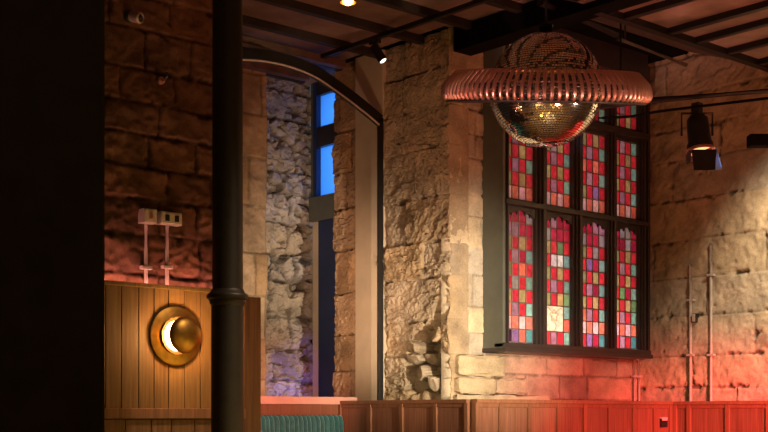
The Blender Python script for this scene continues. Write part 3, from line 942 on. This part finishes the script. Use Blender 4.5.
def conduit(name, label, pts, r, clips, group, nrm):
    root = empty(name, pts[-1]); tag(root, label, 'conduit', group)
    O_ = Vector(pts[-1])
    bm = bmesh.new(); add_tube(bm, [Vector(p) - O_ for p in pts], r, 10); obj('pipe', bm, M['galv'], root, True)
    for c in clips:
        bm = bmesh.new()
        c = Vector(c) - O_
        t = Vector((nrm[1], nrm[0], 0))
        add_box(bm, c - Vector((abs(t.x) * 0.028 + 0.006 + r * abs(nrm[0]), abs(t.y) * 0.028 + 0.006 + r * abs(nrm[1]), 0.010)), c + Vector((abs(t.x) * 0.028 + 0.006 + r * abs(nrm[0]), abs(t.y) * 0.028 + 0.006 + r * abs(nrm[1]), 0.010)), 0.003)
        obj('clip', bm, M['galv'], root)
    return root
for px, dz, lab in ((143.5, 0.044, 'thin conduit running down from the single switch box'), (164.5, 0.039, 'thin conduit running down from the double socket box')):
    p = on_v(px, 217, V_LEFT)
    y_ = V_LEFT - 0.028
    conduit('wall_conduit', lab, [(p.x, y_, p.z - dz), (p.x, y_, p.z - 0.2), (p.x, y_, Z_P - 0.25)], 0.011, [(p.x, y_, p.z - 0.3)], 'conduits on the left wall', (0, -1))
# security camera
cp = on_v(133, 15, V_LEFT - 0.05)
cc_ = empty('security_camera', (cp.x, V_LEFT, cp.z)); tag(cc_, 'small round camera high on the dark stone wall', 'camera')
bm = bmesh.new(); add_lathe(bm, [(0, 0), (0.032, 0), (0.032, 0.02), (0.022, 0.03), (0, 0.03)], 24, toR); obj('mount', bm, M['black'], cc_, True)
d_ = Vector((0.35, -1, -0.35))
bm = bmesh.new(); add_lathe(bm, [(0, 0.0), (0.026, 0.0), (0.032, 0.01), (0.032, 0.075), (0.024, 0.08), (0.022, 0.072), (0, 0.072)], 24, align_z(d_, (0, -0.028, 0))); obj('camera_body', bm, M['switch_metal'], cc_, True)
bm = bmesh.new(); add_lathe(bm, [(0, 0.0725), (0.021, 0.0725), (0.012, 0.079), (0, 0.081)], 20, align_z(d_, (0, -0.028, 0))); obj('lens', bm, M['black'], cc_, True)
kp = on_v(160, 81, V_LEFT)
kb = empty('wall_hook', (kp.x, V_LEFT - 0.008, kp.z)); tag(kb, 'small rusty iron hook on the dark stone wall', 'hook')
bm = bmesh.new(); add_lathe(bm, [(0, -0.01), (0.022, -0.01), (0.022, 0.012), (0.01, 0.016), (0, 0.016)], 16, toR); obj('rose', bm, M['copper'], kb, True)
bm = bmesh.new(); add_tube(bm, [(0, -0.012, 0), (0, -0.05, 0), (0.0, -0.07, 0.012), (0, -0.072, 0.035)], 0.008, 8); obj('hook', bm, M['iron'], kb, True)

# iron column
YC = 6.6
cpos = pt(227.5, 415, YC)
cl = empty('iron_column', (cpos.x, cpos.y, 0)); tag(cl, 'dark cast iron column with a ring collar before the partition', 'column')
zr = ZC + (HOR - 298) * YC / F
k_ = YC / F
bm = bmesh.new(); add_lathe(bm, [(0, 0.12), (16.5 * k_, 0.12), (16.2 * k_, zr - 0.03), (0, zr - 0.03)], 40); obj('lower_shaft', bm, M['iron'], cl, True)
bm = bmesh.new(); add_lathe(bm, [(0, zr + 0.03), (15.4 * k_, zr + 0.03), (14.8 * k_, CEIL - 0.003), (0, CEIL - 0.003)], 40); obj('upper_shaft', bm, M['iron'], cl, True)
bm = bmesh.new(); R0 = 16 * k_
add_lathe(bm, [(0, zr - 0.045), (R0, zr - 0.045), (R0 + 0.010, zr - 0.03), (R0 + 0.012, zr - 0.012), (R0 + 0.024, zr - 0.004), (R0 + 0.027, zr + 0.008), (R0 + 0.022, zr + 0.02), (R0 + 0.008, zr + 0.028), (R0, zr + 0.045), (0, zr + 0.045)], 40); obj('collar', bm, M['iron'], cl, True)
bm = bmesh.new(); add_lathe(bm, [(0, 0), (0.16, 0), (0.16, 0.06), (0.12, 0.09), (0.1, 0.14), (0, 0.14)], 40); obj('base', bm, M['iron'], cl, True)

# ------------------------------------------------------------------ mirror ball with its ribbed ring
YB = 8.0
bc = pt(546, 90, YB)
kb_ = YB / F
RBALL = 56.5 * kb_
ball = empty('mirror_ball', bc); tag(ball, 'large mirror ball with a brass ribbed ring like a planet', 'mirror ball')
bm = bmesh.new(); rnd = random.Random(3)
rows = 66
for r in range(rows):
    th0 = PI * r / rows - PI / 2; th1 = PI * (r + 1) / rows - PI / 2
    tm = (th0 + th1) / 2
    ncol = max(6, int(2 * PI * math.cos(tm) * rows / PI))
    for c in range(ncol):
        p0 = 2 * PI * c / ncol; p1 = 2 * PI * (c + 1) / ncol
        g = 0.07
        q0 = p0 + (p1 - p0) * g; q1 = p1 - (p1 - p0) * g
        a0 = th0 + (th1 - th0) * 0.13; a1 = th1 - (th1 - th0) * 0.13
        cen = Vector((math.cos(tm) * math.cos((p0 + p1) / 2), math.cos(tm) * math.sin((p0 + p1) / 2), math.sin(tm)))
        ax = Vector((rnd.gauss(0, 1), rnd.gauss(0, 1), rnd.gauss(0, 1)))
        rot = Matrix.Rotation(rnd.gauss(0, 0.03), 3, ax.normalized())
        vs = []
        for (a, p) in ((a0, q0), (a0, q1), (a1, q1), (a1, q0)):
            w = Vector((math.cos(a) * math.cos(p), math.cos(a) * math.sin(p), math.sin(a))) - cen
            vs.append(bm.verts.new((cen + rot @ w) * RBALL))
        bm.faces.new(vs)
obj('mirror_tiles', bm, M['mirror'], ball)
bm = bmesh.new(); bmesh.ops.create_uvsphere(bm, u_segments=64, v_segments=32, radius=RBALL * 0.992); obj('core', bm, M['black'], ball, True)
# ring, tilted so that it shows edge on
ring = empty('ring_pivot', (0, 0, 0))
tilt_axis = Vector((C1, -S1, 0))      # camera right
e_t = math.radians(13.8)
Rt = Matrix.Rotation(math.radians(1.0), 3, Vector((S1, C1, 0))) @ Matrix.Rotation(e_t, 3, tilt_axis) 
bpy.data.objects.remove(ring)
RBT, RTP, HR = 103 * kb_, 91 * kb_, 25 * kb_
z_lo = -9 * kb_
z_hi = z_lo + HR
prof = [(RBT - 0.055, z_lo - 0.008), (RBT - 0.02, z_lo - 0.004), (RBT, z_lo + 0.02), (RBT - 0.004, z_lo + 0.06), (RBT - 0.02, z_lo + HR * 0.6), (RTP + 0.012, z_hi - 0.02), (RTP - 0.012, z_hi), (RTP - 0.06, z_hi + 0.002)]
bm = bmesh.new()
sp_ = smooth_curve([Vector((p[0], 0, p[1])) for p in prof], 3)
add_tube(bm, sp_, 0.0118, 8)
fin_me = None
NF = 92
for i in range(NF):
    mrot = (Rt @ Matrix.Rotation(2 * PI * (i + .5) / NF, 3, 'Z')).to_4x4()
    if i == 0:
        f0 = obj('fin', bm, M['copper'], ball, True); f0.matrix_local = mrot
    else:
        c = f0.copy(); col.objects.link(c); c.parent = ball; c.matrix_local = mrot
def hoop(R, z, r, name, mat):
    bm = bmesh.new(); n1, n2 = 128, 10
    g = [[bm.verts.new(Rt @ Vector(((R + r * math.cos(2 * PI * j / n2)) * math.cos(2 * PI * i / n1), (R + r * math.cos(2 * PI * j / n2)) * math.sin(2 * PI * i / n1), z + r * math.sin(2 * PI * j / n2)))) for j in range(n2)] for i in range(n1)]
    for i in range(n1):
        for j in range(n2):
            bm.faces.new((g[i][j], g[(i + 1) % n1][j], g[(i + 1) % n1][(j + 1) % n2], g[i][(j + 1) % n2]))
    bmesh.ops.recalc_face_normals(bm, faces=bm.faces[:])
    return obj(name, bm, mat, ball, True)
hoop(RBT - 0.03, z_lo - 0.016, 0.012, 'hoop', M['iron'])
hoop(RTP - 0.045, z_hi + 0.0, 0.010, 'hoop', M['brass'])
hoop(RBT - 0.04, z_lo + HR * .5, 0.008, 'hoop', M['black'])
# spokes tying ring and ball
for i in range(6):
    a = 2 * PI * i / 6 + 0.3
    bm = bmesh.new(); d = Vector((math.cos(a), math.sin(a), 0))
    add_tube(bm, [Rt @ (d * (RBALL - 0.01) + Vector((0, 0, z_lo + HR * .5))), Rt @ (d * (RBT - 0.04) + Vector((0, 0, z_lo + HR * .5)))], 0.007, 8)
    obj('spoke', bm, M['black'], ball, True)
bm = bmesh.new(); add_tube(bm, [(0, 0, RBALL - 0.01), (0, 0, RBALL + 0.05)], 0.05, 20); obj('motor_cap', bm, M['black'], ball, True)
bm = bmesh.new(); add_tube(bm, [(0, 0, RBALL + 0.04), (0, 0, CEIL - bc.z - 0.002)], 0.008, 10); obj('hanging_rod', bm, M['black'], ball, True)

# ------------------------------------------------------------------ stage lighting
hp = 2.265
pa = pt(600, 104.6, hp * F / (HOR - 104.6)); pb = pt(790, 89, hp * F / (HOR - 89))
dp = (pb - pa).normalized()
lp = empty('lighting_pipe', pa); tag(lp, 'thick black lighting pipe crossing before the right wall', 'pipe')
bm = bmesh.new(); add_tube(bm, [Vector((0, 0, 0)), (pb - pa) + dp * 0.6], 0.034, 16); obj('pipe', bm, M['black'], lp, True)
for t in (0.15, 1.75):
    q = dp * t
    bm = bmesh.new(); add_tube(bm, [q, Vector((q.x, q.y, CEIL_LOW - pa.z - 0.002))], 0.008, 8)
    obj('hanger', bm, M['black'], lp, True)
# cable slung under it
cpts = [pt(598, 118, 8.95), pt(630, 116.5, 8.9), pt(655, 112, 8.85), pt(682, 108.5, 8.8), pt(715, 104.5, 8.7), pt(770, 98, 8.55), pt(800, 95, 8.5)]
bm = bmesh.new(); add_tube(bm, smooth_curve(cpts, 5), 0.010, 8)
tag(obj('power_cable', bm, M['black_matt'], None, True), 'thin black cable slung below the lighting pipe', 'cable')
# silver pipe by the ceiling
sa = pt(618, 38.5, 9.55); sb = pt(686, 65, 10.25)
bm = bmesh.new(); add_tube(bm, [sa, sb], 0.016, 12)
add_tube(bm, [sa + (sb - sa) * 0.1, sa + (sb - sa) * 0.1 + Vector((0, 0, 0.125))], 0.008, 8)
tag(obj('silver_pipe', bm, M['chrome'], None, True), 'short silver pipe pointing down below the ceiling trough', 'pipe')
sa2 = pt(540, 2, 8.8); sb2 = pt(616, 34, 9.5)
bm = bmesh.new(); add_tube(bm, [sa2, sb2], 0.03, 12)
tag(obj('black_pipe', bm, M['black'], None, True), 'long black pipe above the mirror ball', 'pipe')

# lantern with barn doors
ly = hp * F / (HOR - 98)
lpnt = pt(697, 98, ly)
st_ = empty('stage_lantern', lpnt); tag(st_, 'black stage lantern with barn doors hanging from the pipe', 'stage light')
kk = ly / F
ax = Vector((S1 * -0.16 + C1 * 0.06, C1 * -0.16 - S1 * 0.06, -1)).normalized()
base = Vector((0, 0, -0.125))
bm = bmesh.new(); add_box(bm, (-0.03, -0.03, -0.115), (0.03, 0.03, -0.036), 0.006); obj('hook_clamp', bm, M['black'], st_)
bm = bmesh.new()
cr = Vector((C1, -S1, 0))
add_tube(bm, [cr * -0.11 + Vector((0, 0, -0.27)), cr * -0.11 + Vector((0, 0, -0.11)), cr * 0.11 + Vector((0, 0, -0.11)), cr * 0.11 + Vector((0, 0, -0.27))], 0.009, 8); obj('yoke', bm, M['black'], st_)
bm = bmesh.new(); add_lathe(bm, [(0, 0), (0.05, 0), (0.075, 0.03), (0.08, 0.10), (0.082, 0.20), (0.095, 0.22), (0.095, 0.25), (0.088, 0.25), (0.086, 0.23), (0, 0.23)], 32, align_z(ax, base)); obj('lantern_body', bm, M['black'], st_, True)
bm = bmesh.new(); add_lathe(bm, [(0.088, 0.252), (0.099, 0.252), (0.101, 0.262), (0.099, 0.272), (0.088, 0.272), (0.088, 0.252)], 32, align_z(ax, base)); obj('front_rim', bm, M['copper'], st_, True)  # copper colour stands for the orange light on the rim
bm = bmesh.new(); add_lathe(bm, [(0, 0.2305), (0.085, 0.2305), (0.06, 0.24), (0, 0.245)], 32, align_z(ax, base)); obj('lens', bm, M['lens_red'], st_, True)
tip = base + ax * 0.274
vf = Vector((-S1, -C1, 0))
def flap(dirv, out_a, w0, w1, ln, mat, off=0.088, up=0.0):
    d0 = dirv.normalized()
    side = d0.cross(Vector((0, 0, 1))).normalized()
    o0 = tip + d0 * off + Vector((0, 0, up))
    e = (Vector((0, 0, -1)) * math.cos(out_a) + d0 * math.sin(out_a))
    bm = bmesh.new()
    nn_ = e.cross(side).normalized() * 0.005
    add_prism(bm, [o0 - side * w0, o0 + side * w0, o0 + side * w1 + e * ln, o0 - side * w1 + e * ln], nn_)
    obj('barn_door', bm, mat, st_)
flap(vf, 0.12, 0.088, 0.075, 0.15, M['black'])
flap(-vf, 0.5, 0.088, 0.08, 0.05, M['black'])
gd = (cr * 0.86 - vf * 0.5)
flap(gd, 0.40, 0.055, 0.045, 0.16, M['blue_flap'], 0.10, 0.035)
flap(-cr, 0.02, 0.07, 0.055, 0.08, M['black'])
# second lantern's housing at the frame edge
q = pt(764, 141, 8.7)
st2 = empty('flood_light', q); tag(st2, 'black flood light cut by the right edge of the photo', 'stage light')
bm = bmesh.new(); add_box(bm, (-0.11, -0.05, -0.042), (0.11, 0.05, 0.042), 0.01)
bmesh.ops.rotate(bm, verts=bm.verts[:], cent=(0, 0, 0), matrix=Matrix.Rotation(-math.atan2(S1, C1), 3, 'Z')); obj('housing', bm, M['black_matt'], st2)
pq = pa + dp * ((q - pa).to_2d().dot(dp.to_2d()))
bm = bmesh.new(); add_tube(bm, [cr * 0.1 + Vector((0, 0, 0.03)), cr * 0.1 + Vector((0, 0, 0.12)), Vector((pq.x - q.x, pq.y - q.y, pq.z - q.z - 0.034)) + cr * 0.1], 0.01, 8); obj('bracket', bm, M['black'], st2, True)

# track with spot
ta = pt(490, -2, 8.79); h_t = 2.955
ta = pt(492, -3, h_t * F / 418); tb = Vector((ta.x, 8.3, ta.z))
bm = bmesh.new(); add_box(bm, (ta.x - 0.02, 4.2, ta.z - 0.018), (ta.x + 0.02, 8.4, CEIL - 0.0605), 0.003)
tag(obj('lighting_track', bm, M['black']), 'black track fixed under the joists left of the pier', 'track')
spos = on_u(375, 42, ta.x); spos.z = ta.z - 0.018
ts = empty('track_spot', spos); tag(ts, 'small black spotlight tilting down from the ceiling track', 'spotlight')
bm = bmesh.new(); add_box(bm, (-0.02, -0.05, -0.03), (0.02, 0.05, 0.0), 0.003); obj('adapter', bm, M['black'], ts)
sd = (Vector((C1, -S1, 0)) * 0.55 + Vector((-S1, -C1, 0)) * 0.25 + Vector((0, 0, -1)) * 0.9).normalized()
bm = bmesh.new(); add_tube(bm, [(0, 0, -0.03), (0, 0, -0.06)], 0.01, 8); obj('stem', bm, M['black'], ts, True)
bm = bmesh.new(); add_lathe(bm, [(0, -0.02), (0.036, -0.02), (0.036, 0.13), (0.031, 0.13), (0.030, 0.12), (0, 0.12)], 24, align_z(sd, (0, 0, -0.065))); obj('can', bm, M['black'], ts, True)
bm = bmesh.new(); add_lathe(bm, [(0, 0.1205), (0.0295, 0.1205), (0.02, 0.128), (0, 0.129)], 20, align_z(sd, (0, 0, -0.065))); obj('lens', bm, plain('lit_lens', (0.9, 0.8, 0.6), .3, 0, .02, 5, 0, .5, (1, .8, .55), 4), ts, True)
# pendant at the top edge
pp = pt(348, -2, 7.6)
pe_ = empty('pendant_lamp', pp); tag(pe_, 'small brass pendant lamp glowing at the top edge', 'pendant lamp')
bm = bmesh.new(); add_lathe(bm, [(0.052, -0.028), (0.05, 0.0), (0.04, 0.05), (0.02, 0.08), (0.0, 0.082), (0.018, 0.078), (0.037, 0.048), (0.047, 0.0), (0.049, -0.028), (0.052, -0.028)], 32); obj('lamp_shade', bm, M['brass'], pe_, True)
bm = bmesh.new(); bmesh.ops.create_uvsphere(bm, u_segments=24, v_segments=16, radius=0.034); bmesh.ops.translate(bm, verts=bm.verts[:], vec=(0, 0, -0.012)); obj('bulb', bm, M['bulb'], pe_, True)
bm = bmesh.new(); add_tube(bm, [(0, 0, 0.08), (0, 0, CEIL - pp.z - 0.002)], 0.006, 8); obj('cord', bm, M['black'], pe_, True)

# conduits on the right wall
ux = U_RIGHT - 0.022
for px, ytop, lab in ((690.5, 265, 'shorter thin conduit on the red lit wall, nearer the window'), (711, 245, 'taller thin conduit on the red lit wall, farther from the window')):
    p = on_u(px, ytop, ux)
    clips = [(ux, p.y, ZC + (HOR - y_) * depth_u(px, ux) / F) for y_ in ((300, 355) if px < 700 else (275, 355))]
    r = conduit('wall_conduit', lab, [(ux, p.y, p.z), (ux, p.y, p.z - .3), (ux, p.y, 1.2)], 0.012, clips, 'conduits on the right wall', (1, 0))
    bm = bmesh.new(); add_tube(bm, [Vector((0, 0, p.z - 1.2)), Vector((0.02, 0, p.z - 1.2 + 0.02))], 0.018, 10); obj('cap', bm, M['galv'], r, True)
p = on_u(691.5, 318, ux - .02)
r = empty('junction_box', (U_RIGHT - 0.02, p.y - 0.03, p.z)); tag(r, 'small dark junction box beside the shorter conduit', 'junction box')
bm = bmesh.new(); add_box(bm, (-0.03, -0.016, -0.04), (0.03, 0.016, 0.04), 0.006); obj('box_body', bm, M['iron'], r)
bm = bmesh.new(); add_box(bm, (-0.035, -0.013, -0.034), (-0.029, 0.013, 0.034), 0.002); obj('cover', bm, M['galv'], r)
for px, lab in ((634.5, 'short thin pipe below the window sill, the one farther from the corner'), (639, 'short thin pipe below the window sill, close beside the room corner')):
    p = on_v(px, 362, V_WALL)
    yv = V_WALL + 0.0
    conduit('wall_conduit', lab, [(p.x, yv, WZ0 - 0.002), (p.x, yv, WZ0 - .2), (p.x, yv, 1.2)], 0.009, [(p.x, yv, WZ0 - 0.15)], 'short pipes under the window', (0, -1))

# ------------------------------------------------------------------ lights
def light(name, kind, loc, target=None, energy=100, color=(1, 1, 1), size=0.1, spot=None, blend=0.6, size_y=None):
    d = bpy.data.lights.new(name, kind)
    d.energy = energy; d.color = color
    if kind == 'AREA':
        d.shape = 'RECTANGLE'; d.size = size; d.size_y = size_y or size
    else:
        d.shadow_soft_size = size
    if kind == 'SPOT':
        d.spot_size = math.radians(spot); d.spot_blend = blend
    o = bpy.data.objects.new(name, d); col.objects.link(o)
    o.location = loc
    if target is not None:
        o.rotation_euler = (Vector(target) - Vector(loc)).to_track_quat('-Z', 'Y').to_euler()
    return o
WARM = (1.0, 0.70, 0.36)
# pier wash
light('pier_spot', 'SPOT', (6.0, 4.2, 1.5), (6.95, 6.95, ZC + 0.65), 690, (1.0, 0.82, 0.59), 0.03, 46, 1.0)
light('pier_side_spot', 'SPOT', (4.9, 6.3, 1.5), (6.78, 7.5, ZC + 0.60), 60, (1.0, 0.70, 0.38), 0.05, 50, 1.0)
light('pilaster_spot', 'SPOT', (5.2, 7.0, 1.5), (6.78, 8.05, ZC + 0.95), 115, (1.0, 0.62, 0.40), 0.04, 50, 1.0)
light('upper_pier_glow', 'SPOT', (4.6, 5.6, 1.6), (6.78, 7.6, ZC + 1.7), 85, (1.0, 0.54, 0.30), 0.05, 46, 1.0)
# right wall pool
light('right_wall_spot', 'SPOT', (8.0, 4.2, 3.9), (9.23, 4.98, ZC + 1.60), 780, (1.0, 0.84, 0.58), 0.05, 58, 1.0)
light('right_wall_low', 'SPOT', (7.6, 3.8, 2.2), (9.23, 5.9, ZC + 0.35), 150, (1.0, 0.66, 0.46), 0.05, 46, 1.0)
# red wash
light('red_wash', 'SPOT', (7.4, 3.2, 1.45), (9.1, 5.5, ZC - 0.32), 1700, (1.0, 0.05, 0.06), 0.08, 44, 0.9)
light('red_wash_window', 'SPOT', (6.9, 3.2, 1.45), (8.1, 6.6, ZC - 0.25), 800, (1.0, 0.09, 0.09), 0.1, 36, 1.0)
light('dado_warm', 'SPOT', (5.2, 4.8, 1.6), (6.56, 7.2, ZC - 0.1), 26, (1.0, 0.62, 0.34), 0.1, 60, 1.0)
light('dado_warm', 'SPOT', (7.0, 4.0, 1.6), (8.2, 6.5, ZC + 0.0), 50, (1.0, 0.5, 0.3), 0.1, 70, 1.0)
# dim red glow on ceiling, ring and upper walls
light('red_uplight', 'SPOT', (5.0, 2.2, 0.7), (6.3, 6.0, 4.2), 150, (1.0, 0.22, 0.14), 0.15, 75, 1.0)
light('ring_spot', 'SPOT', (3.6, 4.2, 1.6), tuple(bc), 280, (1.0, 0.45, 0.38), 0.1, 24, 0.6)
light('ring_spot', 'SPOT', (7.2, 2.2, 1.6), tuple(bc), 280, (1.0, 0.60, 0.36), 0.1, 22, 0.6)
light('ceiling_glow', 'SPOT', (7.4, 3.4, 1.0), (8.2, 6.0, 4.6), 130, (1.0, 0.24, 0.14), 0.2, 80, 1.0)
# left wall cove strip behind the boarding
light('cove_strip', 'AREA', ((pu0 + u_end) / 2 + 0.2, V_LEFT - 0.065, Z_P - 0.03), ((pu0 + u_end) / 2 + 0.2, V_LEFT - 0.03, Z_P + 1), 7, (1.0, 0.36, 0.27), 2.0, None, 0, 0.03)
light('left_wall_fill', 'SPOT', (2.0, 3.6, 1.6), (3.3, 6.4, 3.5), 9, (1.0, 0.42, 0.16), 0.1, 46, 1.0)
# lamp
light('lamp_point', 'POINT', (lc.x, lc.y - 0.082, lc.z), None, 19, (1.0, 0.60, 0.24), 0.03)
# stained glass back light
light('window_back', 'AREA', ((W_U0 + W_U1) / 2, V_WALL + 0.38, ZC + 1.75), ((W_U0 + W_U1) / 2, 0, ZC + 1.75), 8.5, (1.0, 0.86, 0.80), 1.8, None, 0, 2.2)
light('window_back_low', 'AREA', ((W_U0 + W_U1) / 2, V_WALL + 0.25, ZC + 0.60), ((W_U0 + W_U1) / 2, V_WALL - 0.1, ZC + 0.85), 9, (1.0, 0.85, 0.8), 1.8, None, 0, 0.1)
# alcove
light('alcove_window', 'AREA', (U_AW + 0.32, 8.5, ZC + 2.2), (U_AW - 1, 8.55, ZC + 2.1), 12, (0.35, 0.62, 1.0), 0.9, None, 0, 1.6)
light('alcove_blue', 'SPOT', (6.35, 8.3, 0.9), (6.74, 9.0, ZC + 0.30), 40, (0.03, 0.10, 1.0), 0.03, 34, 1.0)
light('alcove_warm', 'SPOT', (5.6, 7.4, 1.3), (6.36, 8.9, ZC + 1.8), 85, (1.0, 0.72, 0.48), 0.05, 40, 0.9)
light('ledge_red', 'SPOT', (5.0, 6.3, 1.5), (5.95, 8.02, ZC + 0.05), 170, (1.0, 0.24, 0.16), 0.05, 36, 0.8)
light('bench_warm', 'SPOT', (5.0, 6.3, 1.7), (5.95, 8.02, ZC - 0.1), 55, (1.0, 0.85, 0.7), 0.05, 40, 0.8)
# warm bulbs and a downlight in the room behind the camera (mirrored in the ball)
rnd = random.Random(19)
for i in range(14):
    light('room_bulb', 'POINT', (rnd.uniform(-0.5, 5.5), rnd.uniform(-2.0, 2.2), rnd.uniform(2.0, 3.4)), None, 1.6, (1.0, 0.62, 0.16), 0.09)
for i in range(28):
    a = rnd.uniform(0.9, 3.6); b_ = rnd.uniform(-1.6, 1.6)
    light('table_lamp_bulb', 'POINT', (6.06 - S1 * a + C1 * b_, 5.33 - C1 * a - S1 * b_, rnd.uniform(0.6, 0.95)), None, 1.0, (1.0, 0.66, 0.12), 0.06)
light('flap_blue_helper', 'SPOT', (7.2, 3.4, 2.6), tuple(lpnt + tip + gd * 0.14 + Vector((0, 0, -0.045))), 160, (0.4, 0.65, 1.0), 0.02, 3.2, 0.5)  # unseen helper spot added to brighten the blue barn door
light('floor_downlight', 'SPOT', (4.6, 3.4, 4.1), (4.8, 3.7, 0), 750, (1.0, 0.72, 0.45), 0.1, 110, 1.0)

w = bpy.data.worlds.new('world'); sc.world = w; w.use_nodes = True
w.node_tree.nodes['Background'].inputs['Color'].default_value = (0.9, 0.55, 0.4, 1)
w.node_tree.nodes['Background'].inputs['Strength'].default_value = 0.012

sc.view_settings.view_transform = 'Standard'
sc.view_settings.look = 'None'
sc.view_settings.exposure = 0.0
sc.view_settings.gamma = 1.0
sc.view_settings.use_curve_mapping = False
try:
    sc.cycles.use_denoising = True
    sc.cycles.max_bounces = 8
    sc.cycles.sample_clamp_indirect = 6
except Exception:
    pass
